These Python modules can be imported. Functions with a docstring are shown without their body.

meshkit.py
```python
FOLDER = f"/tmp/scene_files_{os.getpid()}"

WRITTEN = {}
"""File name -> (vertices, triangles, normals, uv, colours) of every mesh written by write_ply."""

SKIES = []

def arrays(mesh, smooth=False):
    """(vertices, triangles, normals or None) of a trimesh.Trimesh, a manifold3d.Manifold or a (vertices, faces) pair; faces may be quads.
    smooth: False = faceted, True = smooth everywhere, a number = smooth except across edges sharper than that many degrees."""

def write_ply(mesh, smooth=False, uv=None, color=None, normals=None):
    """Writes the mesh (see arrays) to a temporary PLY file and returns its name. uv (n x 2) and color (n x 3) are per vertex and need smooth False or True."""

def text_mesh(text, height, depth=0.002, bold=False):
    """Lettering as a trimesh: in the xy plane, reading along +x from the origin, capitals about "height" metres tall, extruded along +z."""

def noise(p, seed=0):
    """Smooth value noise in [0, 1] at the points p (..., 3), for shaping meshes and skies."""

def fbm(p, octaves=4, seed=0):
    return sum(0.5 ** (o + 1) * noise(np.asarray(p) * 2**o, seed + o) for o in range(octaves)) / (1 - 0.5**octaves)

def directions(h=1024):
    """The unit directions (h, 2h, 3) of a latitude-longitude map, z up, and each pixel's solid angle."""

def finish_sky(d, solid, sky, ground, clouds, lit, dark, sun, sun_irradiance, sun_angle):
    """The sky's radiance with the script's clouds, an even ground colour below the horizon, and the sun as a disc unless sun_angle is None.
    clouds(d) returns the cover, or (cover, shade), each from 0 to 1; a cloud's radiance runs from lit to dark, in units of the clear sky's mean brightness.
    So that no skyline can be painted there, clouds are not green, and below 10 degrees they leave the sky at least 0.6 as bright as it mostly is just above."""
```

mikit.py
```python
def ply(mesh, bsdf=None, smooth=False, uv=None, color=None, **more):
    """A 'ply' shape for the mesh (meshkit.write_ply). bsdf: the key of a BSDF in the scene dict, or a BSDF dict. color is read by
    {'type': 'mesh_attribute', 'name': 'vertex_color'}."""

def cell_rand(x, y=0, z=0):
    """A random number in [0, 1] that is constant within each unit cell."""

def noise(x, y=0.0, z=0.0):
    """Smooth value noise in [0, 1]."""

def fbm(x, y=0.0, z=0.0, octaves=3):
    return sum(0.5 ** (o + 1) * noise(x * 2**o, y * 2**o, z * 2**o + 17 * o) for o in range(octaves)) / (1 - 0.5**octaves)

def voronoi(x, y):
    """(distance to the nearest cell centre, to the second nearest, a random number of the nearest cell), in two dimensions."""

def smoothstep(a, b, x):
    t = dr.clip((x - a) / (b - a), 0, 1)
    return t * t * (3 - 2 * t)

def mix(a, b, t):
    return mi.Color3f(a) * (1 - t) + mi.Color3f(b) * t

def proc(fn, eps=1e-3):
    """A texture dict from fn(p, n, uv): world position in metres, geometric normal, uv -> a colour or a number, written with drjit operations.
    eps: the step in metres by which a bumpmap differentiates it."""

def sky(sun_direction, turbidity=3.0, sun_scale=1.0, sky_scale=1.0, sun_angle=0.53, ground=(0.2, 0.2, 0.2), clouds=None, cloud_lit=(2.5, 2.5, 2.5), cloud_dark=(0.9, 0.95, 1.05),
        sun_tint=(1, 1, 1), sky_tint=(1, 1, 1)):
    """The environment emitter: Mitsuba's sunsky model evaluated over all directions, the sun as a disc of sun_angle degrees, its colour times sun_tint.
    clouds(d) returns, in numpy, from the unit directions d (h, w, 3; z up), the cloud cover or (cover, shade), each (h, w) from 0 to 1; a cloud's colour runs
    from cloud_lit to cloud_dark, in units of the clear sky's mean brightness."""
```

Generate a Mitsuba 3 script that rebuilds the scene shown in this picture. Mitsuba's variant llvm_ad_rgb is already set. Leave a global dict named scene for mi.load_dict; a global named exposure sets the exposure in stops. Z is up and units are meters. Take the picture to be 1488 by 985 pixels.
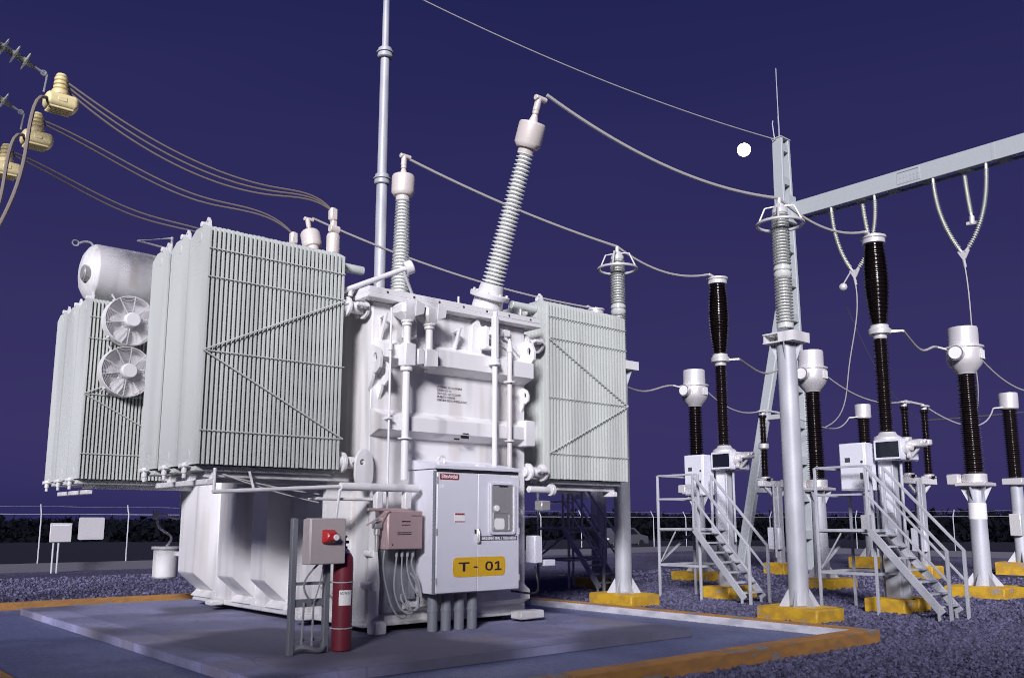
import math, numpy as np, trimesh, mitsuba as mi, drjit as dr, mikit, meshkit
from shapely.geometry import Polygon
from shapely import affinity
T = mi.ScalarTransform4f
scene, labels = {}, {}
rng = np.random.default_rng(7)

# ------------------------------------------------------------------ camera, sky, exposure
PITCH, YAW = math.radians(9.38), math.radians(49.42)
EYE = np.array([-7.56, -12.32, 1.70])
FWD = np.array([math.cos(YAW)*math.cos(PITCH), math.sin(YAW)*math.cos(PITCH), math.sin(PITCH)])
scene['camera'] = {'type': 'perspective', 'fov': 2*math.degrees(math.atan(744/1305.0)), 'fov_axis': 'x',
                   'near_clip': 0.1, 'far_clip': 4000.0, 'principal_point_offset_y': -50.1/985,
                   'to_world': T().look_at(origin=EYE.tolist(), target=(EYE+FWD).tolist(), up=[0, 0, 1])}

def cloud_deck(d):                      # a thin even dusk overcast, deep blue above, paler violet low in the sky
    n = meshkit.fbm(d*np.array([2.2, 2.2, 9.0]), 4, 3)
    el = np.degrees(np.arcsin(np.clip(d[..., 2], -1, 1)))
    shade = np.clip(1-(el-2+8*(n-.5))/34, 0, 1)
    return np.ones(d.shape[:2]), shade**.95*np.clip(.60+el/14+.7*(n-.5), 0, 1)
scene['sky'] = mikit.sky([-0.725, -0.63, 0.345], turbidity=3, sun_scale=2.1, sky_scale=0.345, sun_angle=12.0, sun_tint=(.765, 1.02, 1.93),
                         clouds=cloud_deck, cloud_lit=(.205, .265, 1.48), cloud_dark=(.80, .66, 2.45), ground=(.01, .01, .01))
exposure = 1.3

# ------------------------------------------------------------------ materials
P = mikit.proc
def mat(name, color, rough=.5, metal=0., spec=.5, **k):
    c = color if isinstance(color, dict) else {'type': 'rgb', 'value': list(color)}
    scene[name] = {'type': 'twosided', 'bsdf': {'type': 'principled', 'base_color': c, 'roughness': rough, 'metallic': metal, 'specular': spec, **k}}
def f_paint(p, n, uv):
    a = mikit.fbm(p.x*1.3, p.y*1.3, p.z*.7, 2)
    s = mikit.fbm(p.x*4, p.y*4, p.z*.4, 2)
    c = mikit.mix((.67, .66, .665), (.57, .565, .57), mikit.smoothstep(.35, .75, a)*.7)
    r = mikit.smoothstep(.60, .78, mikit.fbm(p.x*5+3, p.y*5, p.z*.3+7, 2))
    c = mikit.mix(c, (.42, .36, .32), .38*r)
    return c*(1-.22*mikit.smoothstep(.52, .8, s))
def f_rad(p, n, uv):
    s = mikit.fbm(p.x*2.5, p.y*2.5, p.z*.3, 2)
    return mikit.mix((.52, .545, .515), (.43, .45, .43), mikit.smoothstep(.45, .8, s))
def f_galv(p, n, uv):
    a = mikit.fbm(p.x*3, p.y*3, p.z*1.2, 2)
    return mikit.mix((.44, .45, .49), (.36, .37, .405), mikit.smoothstep(.35, .7, a))
def f_yellow(p, n, uv):
    a = mikit.fbm(p.x*5, p.y*5, p.z*5, 4)
    c = mikit.mix((.58, .35, .022), (.44, .25, .03), mikit.smoothstep(.35, .65, a))
    return mikit.mix(c, (.30, .27, .24), mikit.smoothstep(.66, .74, a))
def f_kerb(p, n, uv):
    a = mikit.fbm(p.x*3, p.y*3, p.z*6, 4)
    inner = dr.select((p.x < 6.325) & (p.x > -4.985) & (p.y > -4.515) & (p.y < 9.485) & (dr.abs(n.z) < .5), mi.Float(1), mi.Float(0))
    y = mikit.mix((.40, .20, .055), (.31, .155, .055), mikit.smoothstep(.35, .65, a))
    y = mikit.mix(y, (.22, .2, .19), mikit.smoothstep(.62, .7, a))
    w = mikit.mix((.58, .58, .63), (.42, .42, .47), mikit.smoothstep(.4, .7, a))
    return mikit.mix(y, w, inner)
def f_conc(p, n, uv):
    a = mikit.fbm(p.x*.8, p.y*.8, 0, 4)
    b = mikit.fbm(p.x*14, p.y*14, p.z*14, 3)
    w = mikit.fbm(p.x*.35+7, p.y*.35, 3, 3)
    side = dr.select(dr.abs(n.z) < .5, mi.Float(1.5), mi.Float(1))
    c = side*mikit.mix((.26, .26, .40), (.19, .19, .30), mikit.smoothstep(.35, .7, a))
    c = c*(.85+.3*b)
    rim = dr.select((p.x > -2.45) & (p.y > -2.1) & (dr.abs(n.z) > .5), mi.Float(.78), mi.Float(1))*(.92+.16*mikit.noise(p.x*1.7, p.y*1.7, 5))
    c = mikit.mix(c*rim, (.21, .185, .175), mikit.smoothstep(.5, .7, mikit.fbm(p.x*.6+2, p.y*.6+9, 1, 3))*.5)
    crack = dr.abs(mikit.fbm(p.x*.55, p.y*.55, 11, 4)-.5)
    c = c*(1-.22*(1-mikit.smoothstep(.001, .004, crack)))
    return mikit.mix(c, (.06, .06, .085), mikit.smoothstep(.52, .66, w)*.8)
def f_floor(p, n, uv):
    a = mikit.fbm(p.x*.9, p.y*.9, 0, 4)
    b = mikit.fbm(p.x*25, p.y*25, 0, 2)
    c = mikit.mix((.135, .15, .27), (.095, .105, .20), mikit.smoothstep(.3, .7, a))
    return c*(.8+.4*b)
def f_gravel(p, n, uv):
    d1, d2, r = mikit.voronoi(p.x*16, p.y*16)
    big = mikit.fbm(p.x*.25, p.y*.25, 0, 3)
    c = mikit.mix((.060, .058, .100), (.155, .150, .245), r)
    c = c*(.35+.65*mikit.smoothstep(.02, .22, d2-d1))  # shade in the gaps between stones painted into the colour
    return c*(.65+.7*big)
def f_gravel_h(p, n, uv):
    d1, d2, r = mikit.voronoi(p.x*16, p.y*16)
    return .03*r*mikit.smoothstep(.0, .35, d2-d1)
mat('m_white', P(f_paint), .38)
mat('m_rad', P(f_rad), .34)
mat('m_galv', P(f_galv), .5, .12)
mat('m_yellow', P(f_yellow), .6)
mat('m_kerb', P(f_kerb), .75)
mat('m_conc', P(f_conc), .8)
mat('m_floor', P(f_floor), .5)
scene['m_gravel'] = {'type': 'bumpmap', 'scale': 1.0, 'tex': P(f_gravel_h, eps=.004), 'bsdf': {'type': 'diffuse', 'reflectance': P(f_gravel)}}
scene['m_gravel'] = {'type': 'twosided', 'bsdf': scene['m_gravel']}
scene['m_stone'] = {'type': 'twosided', 'bsdf': {'type': 'diffuse', 'reflectance': {'type': 'mesh_attribute', 'name': 'vertex_color'}}}
mat('m_porc', (.50, .51, .49), .22)
mat('m_hvporc', (.62, .63, .61), .25)
mat('m_brown', (.012, .0075, .007), .16, 0, .5)
mat('m_alu', (.66, .64, .64), .38, .3)
mat('m_cap', (.70, .63, .58), .4, .2)
mat('m_wire', (.5, .48, .46), .5, .3)
mat('m_cable', (.20, .165, .15), .6)
mat('m_cream', (.74, .63, .33), .5)
mat('m_red', (.15, .02, .032), .38)
mat('m_redlamp', (.45, .03, .035), .25)
mat('m_tan', (.40, .29, .29), .45, .2)
mat('m_firebox', (.42, .37, .36), .5)
mat('m_steelgrey', (.16, .17, .19), .5)
mat('m_black', (.015, .015, .018), .5)
mat('m_dark', (.05, .05, .055), .55)
mat('m_glass', (.01, .012, .02), .06, 0, .8)
mat('m_inox', (.52, .51, .49), .35, .6)
mat('m_label', (.75, .74, .72), .5)
mat('m_sign', (.62, .37, .02), .45)
mat('m_ink', (.03, .015, .03), .5)
mat('m_logo', (.25, .04, .05), .5)
mat('m_strip', (.08, .085, .13), .5)
mat('m_cabinet', (.60, .60, .66), .36)
mat('m_greypvc', (.17, .18, .21), .5)
mat('m_hose', (.26, .26, .28), .55)
mat('m_insul', (.62, .64, .54), .3)
mat('m_beam', (.40, .43, .44), .55, .05)
mat('m_field', (.014, .014, .022), .95, 0, 0.)
mat('m_leaf', (.006, .007, .010), .95, 0, 0.)
mat('m_wall', (.10, .098, .12), .9, 0, .1)
mat('m_added_house', (.52, .50, .46), .85)
mat('m_board', (.50, .48, .50), .5)
mat('m_orange', (.8, .2, .03), .5)
mat('m_carpaint', (.10, .10, .12), .25, .3)

# ------------------------------------------------------------------ mesh helpers
def cat(*ms): return trimesh.util.concatenate([m for m in ms])
def box(x0, x1, y0, y1, z0, z1, c=0.0):
    """axis box with chamfered edges"""
    lo, hi = np.minimum([x0, y0, z0], [x1, y1, z1]), np.maximum([x0, y0, z0], [x1, y1, z1])
    if c <= 0:
        m = trimesh.creation.box(hi-lo); m.apply_translation((hi+lo)/2); return m
    c = min(c, .45*(hi-lo).min())
    pts = []
    for k in range(3):
        i, j = [a for a in range(3) if a != k]
        for sk in (0, 1):
            for si in (0, 1):
                for sj in (0, 1):
                    q = np.zeros(3); q[k] = (lo, hi)[sk][k]
                    q[i] = lo[i]+c if si == 0 else hi[i]-c
                    q[j] = lo[j]+c if sj == 0 else hi[j]-c
                    pts.append(q)
    return trimesh.convex.convex_hull(np.array(pts))
def frame_of(d, up=(0, 0, 1)):
    d = np.asarray(d, float); d = d/np.linalg.norm(d)
    u = np.array(up, float)
    if abs(d@u) > .98: u = np.array([1., 0, 0])
    a = np.cross(u, d); a /= np.linalg.norm(a)
    return a, np.cross(d, a), d
def tube(pts, r, sides=8, caps=True):
    p = np.asarray(pts, float); n = len(p); r = np.broadcast_to(r, (n,))
    t = np.gradient(p, axis=0) if n > 2 else np.repeat([p[1]-p[0]], 2, 0)
    t = t/(np.linalg.norm(t, axis=1, keepdims=True)+1e-12)
    a = frame_of(t[0])[0]; A = []
    for k in range(n):
        a = a-t[k]*(a@t[k]); a /= np.linalg.norm(a); A.append(a)
    A = np.array(A); B = np.cross(t, A)
    ang = np.arange(sides)*2*np.pi/sides + np.pi/sides
    v = p[:, None]+r[:, None, None]*(np.cos(ang)[None, :, None]*A[:, None]+np.sin(ang)[None, :, None]*B[:, None])
    i, j = np.meshgrid(np.arange(n-1), np.arange(sides), indexing='ij')
    q = np.stack([i*sides+j, i*sides+(j+1) % sides, (i+1)*sides+(j+1) % sides, (i+1)*sides+j], -1).reshape(-1, 4)
    f = np.vstack([q[:, [0, 1, 2]], q[:, [0, 2, 3]]]); v = v.reshape(-1, 3)
    if caps:
        nv = len(v); v = np.vstack([v, p[0], p[-1]]); k = np.arange(sides)
        f = np.vstack([f, np.stack([(k+1) % sides, k, k*0+nv], 1), np.stack([(n-1)*sides+k, (n-1)*sides+(k+1) % sides, k*0+nv+1], 1)])
    return trimesh.Trimesh(v, f, process=False)
def bar(a, b, w, h=None, up=(0, 0, 1)):
    """rectangular bar from a to b"""
    h = w if h is None else h
    a, b = np.asarray(a, float), np.asarray(b, float)
    x, y, z = frame_of(b-a, up); L = np.linalg.norm(b-a)
    m = box(-w/2, w/2, -h/2, h/2, 0, L, min(w, h)*.12)
    M = np.eye(4); M[:3, 0], M[:3, 1], M[:3, 2], M[:3, 3] = x, y, z, a
    m.apply_transform(M); return m
def lathe(prof, origin=(0, 0, 0), axis=(0, 0, 1), sides=20):
    """prof: (radius, distance along the axis) pairs"""
    pr = np.array(prof, float); x, y, z = frame_of(axis); o = np.asarray(origin, float)
    ang = np.arange(sides)*2*np.pi/sides; n = len(pr)
    v = o+pr[:, None, 1:2]*z+pr[:, None, 0:1]*(np.cos(ang)[None, :, None]*x+np.sin(ang)[None, :, None]*y)
    i, j = np.meshgrid(np.arange(n-1), np.arange(sides), indexing='ij')
    q = np.stack([i*sides+j, i*sides+(j+1) % sides, (i+1)*sides+(j+1) % sides, (i+1)*sides+j], -1).reshape(-1, 4)
    f = np.vstack([q[:, [0, 1, 2]], q[:, [0, 2, 3]]]); v = v.reshape(-1, 3)
    nv = len(v); v = np.vstack([v, o+z*pr[0, 1], o+z*pr[-1, 1]]); k = np.arange(sides)
    f = np.vstack([f, np.stack([(k+1) % sides, k, k*0+nv], 1), np.stack([(n-1)*sides+k, (n-1)*sides+(k+1) % sides, k*0+nv+1], 1)])
    return trimesh.Trimesh(v, f, process=False)
def cyl(a, b, r, sides=16, r2=None):
    a, b = np.asarray(a, float), np.asarray(b, float); L = np.linalg.norm(b-a); r2 = r if r2 is None else r2
    c = min(.12*min(r, r2), .1*L)
    return lathe([(r-c, 0), (r, c), (r2, L-c), (r2-c, L)], a, b-a, sides)
def sheds(s0, s1, core0, core1, shed0, shed1, n, alt=0.0):
    """profile of a ribbed insulator"""
    out = []
    for k in range(n):
        t = (k+.5)/n; p = (s1-s0)/n; s = s0+k*p
        c = core0+(core1-core0)*t; e = shed0+(shed1-shed0)*t
        if k % 2: e -= alt
        out += [(c, s+.05*p), (c, s+.30*p), (e, s+.62*p), (e-.004, s+.74*p), (c, s+.95*p)]
    return out
def ring(center, R, r, axis=(0, 0, 1), n=40, sides=8):
    x, y, z = frame_of(axis); a = np.linspace(0, 2*np.pi, n+1)
    return tube(np.asarray(center)+R*(np.cos(a)[:, None]*x+np.sin(a)[:, None]*y), r, sides, caps=False)
def plate(poly, thick, origin, ex, ey):
    """extruded outline: poly in the plane (ex, ey) at origin, centred thickness along ex x ey"""
    g = poly if isinstance(poly, Polygon) else Polygon(poly)
    m = trimesh.creation.extrude_polygon(g, thick, engine='earcut')
    ex, ey = np.asarray(ex, float), np.asarray(ey, float); ez = np.cross(ex, ey)
    M = np.eye(4); M[:3, 0], M[:3, 1], M[:3, 2], M[:3, 3] = ex, ey, ez, np.asarray(origin, float)-ez*thick/2
    m.apply_transform(M); return m
def sag(a, b, s, n=24):
    a, b = np.asarray(a, float), np.asarray(b, float); t = np.linspace(0, 1, n+1)[:, None]
    return a+(b-a)*t-np.array([0, 0, 1.])*4*s*t*(1-t)
def smoothpath(pts, n=6):
    p = np.asarray(pts, float)
    from scipy.interpolate import CubicSpline
    d = np.r_[0, np.cumsum(np.linalg.norm(np.diff(p, axis=0), axis=1))]
    return CubicSpline(d, p)(np.linspace(0, d[-1], (len(p)-1)*n+1))
def text(s, h, origin, ex, ey, depth=.003, bold=False, width=None):
    m = meshkit.text_mesh(s, h, depth, bold)
    if width: m.apply_scale([width/m.extents[0], 1, 1])
    ex, ey = np.asarray(ex, float), np.asarray(ey, float)
    M = np.eye(4); M[:3, 0], M[:3, 1], M[:3, 2], M[:3, 3] = ex, ey, np.cross(ex, ey), origin
    m.apply_transform(M); return m
# faces of -Y walls: reading along +x, up z, outward -y
EX, EZ = (1, 0, 0), (0, 0, 1)

# ------------------------------------------------------------------ scene tree helpers
taken = set()
def numbered(k):
    if k not in taken: taken.add(k); return k
    i = 1
    while f'{k}_{i:03d}' in taken: i += 1
    taken.add(f'{k}_{i:03d}'); return f'{k}_{i:03d}'
def thing(name, label, category, group=None):
    k = numbered(name); labels[k] = {'label': label, 'category': category}
    if group: labels[k]['group'] = group
    return k
def part(parent, name, mesh, m, smooth=40, label=None, **kw):
    k = numbered(parent+'__'+name); scene[k] = mikit.ply(mesh, m, smooth=smooth, **kw)
    if label: labels[k] = {'label': label}
    return k
def solo(name, mesh, m, label, category, group=None, smooth=40, **kw):
    k = thing(name, label, category, group); scene[k] = mikit.ply(mesh, m, smooth=smooth, **kw); return k
def setting(name, mesh, m, smooth=False, kind='structure', label=None):
    k = numbered(name); scene[k] = mikit.ply(mesh, m, smooth=smooth); labels[k] = {'kind': kind}
    if label: labels[k]['label'] = label
    return k

# ================================================================== THE SETTING
G = -0.20                                                     # gravel level; z = 0 is the top of the transformer pad
gx = np.array([-400, -60, -30, -5.3, 6.62, 60, 120, 900.]); gy = np.array([-400, -60, -4.85, 9.8, 60, 120, 900.])
v, f = [], []
for i in range(len(gx)-1):
    for j in range(len(gy)-1):
        if gx[i] == -5.3 and gy[j] == -4.85: continue         # the bunded pad
        b = len(v); v += [(gx[i], gy[j], G), (gx[i+1], gy[j], G), (gx[i+1], gy[j+1], G), (gx[i], gy[j+1], G)]; f += [(b, b+1, b+2), (b, b+2, b+3)]
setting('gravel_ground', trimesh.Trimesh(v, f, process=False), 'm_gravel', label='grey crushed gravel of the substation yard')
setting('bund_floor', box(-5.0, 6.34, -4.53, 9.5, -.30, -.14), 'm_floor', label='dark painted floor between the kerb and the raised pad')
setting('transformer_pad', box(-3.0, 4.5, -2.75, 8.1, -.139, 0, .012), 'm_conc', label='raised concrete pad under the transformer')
def ringwall(x0, x1, y0, y1, w, z0, z1):
    return cat(box(x0, x1, y0, y0+w, z0, z1, .012), box(x0, x1, y1-w, y1, z0, z1, .012), box(x0, x0+w, y0+w, y1-w, z0, z1, .012), box(x1-w, x1, y0+w, y1-w, z0, z1, .012))
setting('kerb', ringwall(-5.3, 6.62, -4.85, 9.8, .31, -.4, 0.0), 'm_kerb', label='kerb painted yellow outside and white inside')
setting('dark_field', cat(box(-400, 900, 26.72, 900, G-.3, G+.006), box(44.22, 900, -400, 26.72, G-.3, G+.006)), 'm_field', label='dark open land beyond the fence')
# loose stones lying on the gravel, uncountable
def stones(n, sample, size):
    ico = trimesh.creation.icosahedron(); V0, F0 = np.array(ico.vertices), np.array(ico.faces)
    xy = sample(n); n = len(xy)
    s = size*rng.uniform(.45, 1.25, (n, 1, 1))*rng.uniform(.65, 1.2, (n, 1, 3))*[1, 1, .75]
    q = rng.normal(size=(n, 4)); q /= np.linalg.norm(q, axis=1, keepdims=True)
    w, x, y, z = q.T
    R = np.stack([1-2*(y*y+z*z), 2*(x*y-z*w), 2*(x*z+y*w), 2*(x*y+z*w), 1-2*(x*x+z*z), 2*(y*z-x*w), 2*(x*z-y*w), 2*(y*z+x*w), 1-2*(x*x+y*y)], -1).reshape(n, 3, 3)
    V = np.einsum('nij,nvj->nvi', R, V0[None]*s*rng.uniform(.8, 1.2, (n, 12, 1)))
    V += np.concatenate([xy, G+rng.uniform(.0, .02, (n, 1))], 1)[:, None]
    F = (F0[None]+(np.arange(n)*12)[:, None, None]).reshape(-1, 3)
    c = np.repeat(rng.uniform(.065, .18, (n, 1, 1))*np.array([.95, .92, 1.5]), 12, 1)
    return V.reshape(-1, 3), F, c.reshape(-1, 3)
def region(x0, x1, y0, y1):
    def s(n):
        p = np.stack([rng.uniform(x0, x1, n), rng.uniform(y0, y1, n)], 1)
        inside = (p[:, 0] > -5.3) & (p[:, 0] < 6.66) & (p[:, 1] > -4.89) & (p[:, 1] < 9.84)
        return p[~inside]
    return s
A = [stones(15000, region(-1, 11, -9.5, -4.9), .034), stones(16000, region(6.66, 15, -6.5, 7), .038), stones(5000, region(15, 26, -5, 12), .05), stones(6000, region(-4, 9, 9.84, 22), .045)]
off, VV, FF, CC = 0, [], [], []
for a, b, c in A: VV.append(a); FF.append(b+off); CC.append(c); off += len(a)
k = numbered('gravel_stones'); scene[k] = mikit.ply(trimesh.Trimesh(np.vstack(VV), np.vstack(FF), process=False), 'm_stone', smooth=False, color=np.vstack(CC))
labels[k] = {'kind': 'stuff', 'label': 'loose crushed stones lying on the yard'}
# low scrub far behind the fence
def scrub():
    vv, ff, o = [], [], 0
    for k in range(1900):
        a = rng.uniform(math.radians(6), math.radians(96)); d = rng.uniform(95, 190)
        c = EYE+np.array([math.cos(a)*d, math.sin(a)*d, 0]); hh = (1.25+.75*meshkit.noise(np.array([c[0]*.03, c[1]*.03, 0.]))+rng.uniform(-.3, .3))*(d/95)**.3
        if a < math.radians(48): hh *= 1.35
        n = 40; p = rng.normal(size=(n, 3)); p /= np.linalg.norm(p, axis=1, keepdims=True); p *= rng.uniform(.5, 1, (n, 1))**.5
        p = p*[1.9, 1.9, hh*.62]+[c[0], c[1], G+hh*.45]
        t = rng.normal(size=(n, 3, 3))*.32
        q = (p[:, None]+t).reshape(-1, 3); q[:, 2] = np.maximum(q[:, 2], G)
        vv.append(q); ff.append(np.arange(n*3).reshape(-1, 3)+o); o += n*3
    return trimesh.Trimesh(np.vstack(vv), np.vstack(ff), process=False)
setting('distant_scrub', scrub(), 'm_leaf', kind='stuff', label='dark band of scrub and trees far behind the fence')

# ================================================================== POWER TRANSFORMER
TR = thing('power_transformer', 'huge light grey power transformer with finned radiators standing on the concrete pad', 'transformer')
W = 'm_white'
tank = part(TR, 'tank', cat(box(0, 3.30, 0, 6.6, .12, 5.26, .015), box(-.08, 3.38, -.05, 6.7, .10, .16, .01)), W)
part(TR, 'header_manifold', cat(cyl((.06, 6.5, 5.84), (.06, 8.0, 5.84), .11), cyl((.06, 6.5, 2.66), (.06, 8.0, 2.66), .11), cyl((.06, 6.45, 2.66), (.06, 6.45, 5.84), .11)), W)
part(TR, 'skid', cat(*[box(.25+1.25*k, .55+1.25*k, .35, 6.3, .0, .12) for k in range(3)]), 'm_dark')
part(tank, 'top_flange', cat(box(-.22, 3.52, -.22, 6.8, 5.262, 5.34, .008), box(-.20, 3.50, -.20, 6.78, 5.342, 5.45, .012)), W)

for x in np.arange(.15, 3.5, .52): part(tank, 'flange_bolt', cyl((x, -.20, 5.39), (x, -.212, 5.39), .02, 8), 'm_dark')
# front wall ribs and beams
def beam(x0, x1, z0, z1, dep):
    pr = [(0, z0), (-dep, z0+.10), (-dep, z1-.03), (0, z1+.10)]
    return plate(pr, x1-x0, ((x0+x1)/2, 0, 0), (0, 1, 0), (0, 0, 1))
part(tank, 'beam', beam(.06, .50, 4.21, 4.55, .27), W, smooth=False)
part(tank, 'beam', beam(1.02, 3.28, 4.18, 4.58, .27), W, smooth=False)
part(tank, 'beam', beam(.0, 3.20, 3.05, 3.40, .27), W, smooth=False)
part(tank, 'beam_end', box(3.06, 3.285, -.30, -.001, 3.04, 3.5, .01), W)
part(tank, 'beam', beam(.62, 3.22, .28, .56, .22), W, smooth=False)
part(tank, 'gusset', plate([(1.96, 4.56), (2.18, 4.56), (2.18, 5.10), (2.10, 5.25), (1.98, 5.10)], .12, (0, -.062, 0), EX, EZ), W, smooth=False)
part(tank, 'gusset', plate([(0, 0), (-.12, 0), (0, .14)], .10, (1.93, -.001, 4.56), (0, 1, 0), EZ), W, smooth=False)
for x, z in ((.13, 5.02), (1.62, 4.98)):                      # small triangular brackets
    part(tank, 'bracket', plate(Polygon([(0, 0), (-.26, .02), (-.05, -.46)], [[(-.04, -.04), (-.05, -.26), (-.17, -.02)]]), .03, (x, -.002, z), (0, 1, 0), (0, 0, 1)), W, smooth=False)
def hook(x, y, z, s=1.0, ex=(0, 1, 0), hole=True):
    g = Polygon([(0.02, .30), (-.10, .32), (-.26, .24), (-.34, .08), (-.32, -.08), (-.2, -.16), (-.12, -.12), (-.10, -.22), (0.02, -.42)])
    if hole: g = g.difference(Polygon([(-.18+.055*math.cos(a), .10+.075*math.sin(a)) for a in np.linspace(0, 2*np.pi, 16)[:-1]]))
    return plate(affinity.scale(g, s, s, origin=(0, 0)), .05*s, (x, y, z), ex, (0, 0, 1))
for x, z, s in ((-.015, 4.2, 1.0), (.16, 4.0, .9), (3.275, 4.70, .95), (3.22, 3.92, .62)):
    part(tank, 'lifting_hook', hook(x, 0, z, s), W, smooth=30)
part(tank, 'lifting_hook', plate(Polygon([(-.16+.16*math.cos(a), .28*math.sin(a)+.05*np.sign(math.sin(a))) for a in np.linspace(0, 2*np.pi, 24)[:-1]]).difference(Polygon([(-.2+.05*math.cos(a), .12+.05*math.sin(a)) for a in np.linspace(0, 2*np.pi, 12)[:-1]])), .06, (.0, -.12, 2.50), (1, 0, 0), (0, 0, 1)), W, smooth=30)
# left wall stiffeners, chamfered at the foot
for y0, y1 in ((5.76, 6.62), (3.90, 4.62), (2.58, 3.16), (.5, .62)):
    pr = [(0, .30), (-.42, .66), (-.45, .70), (-.45, 2.45), (0, 2.60)]
    part(tank, 'stiffener', plate(pr, y1-y0, (.001, (y0+y1)/2, 0), (1, 0, 0), (0, 0, 1)), W, smooth=False)
    part(tank, 'stiffener_foot', plate([(0, .20), (-.14, .20), (0, .34)], y1-y0+.1, (.0, (y0+y1)/2, 0), (1, 0, 0), (0, 0, 1)), W, smooth=False)
part(tank, 'base_skirt', box(-.10, -.002, .02, 6.6, .11, .20, .01), W)
for y in (1.6, 5.2): part(tank, 'jacking_pad', box(-.36, -.1, y-.15, y+.15, .10, .2, .02), W)
part(tank, 'jacking_pad', box(2.9, 3.45, -.35, -.06, .04, .18, .02), W)
part(tank, 'jacking_pad', box(.0, .22, -.3, -.06, .0, .2, .02), W)
# stencilled data on the front wall
rows = ['POTENCIA: 18 / 24 / 30 MVA', 'CODIGO: 214 - 02', 'VOLTAJE: 115 / 13.8 KV', 'NUMERO: 2104568', 'CONEXION: DELTA / ESTRELLA 60 HZ']
for k, (r, wd) in enumerate(zip(rows, (.53, .30, .51, .38, .64))):
    part(tank, 'stencilled_line', text(r, .036, (1.31, -.0005, 3.955-.056*k), EX, EZ, .003, True, wd), 'm_ink', smooth=False)
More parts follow.
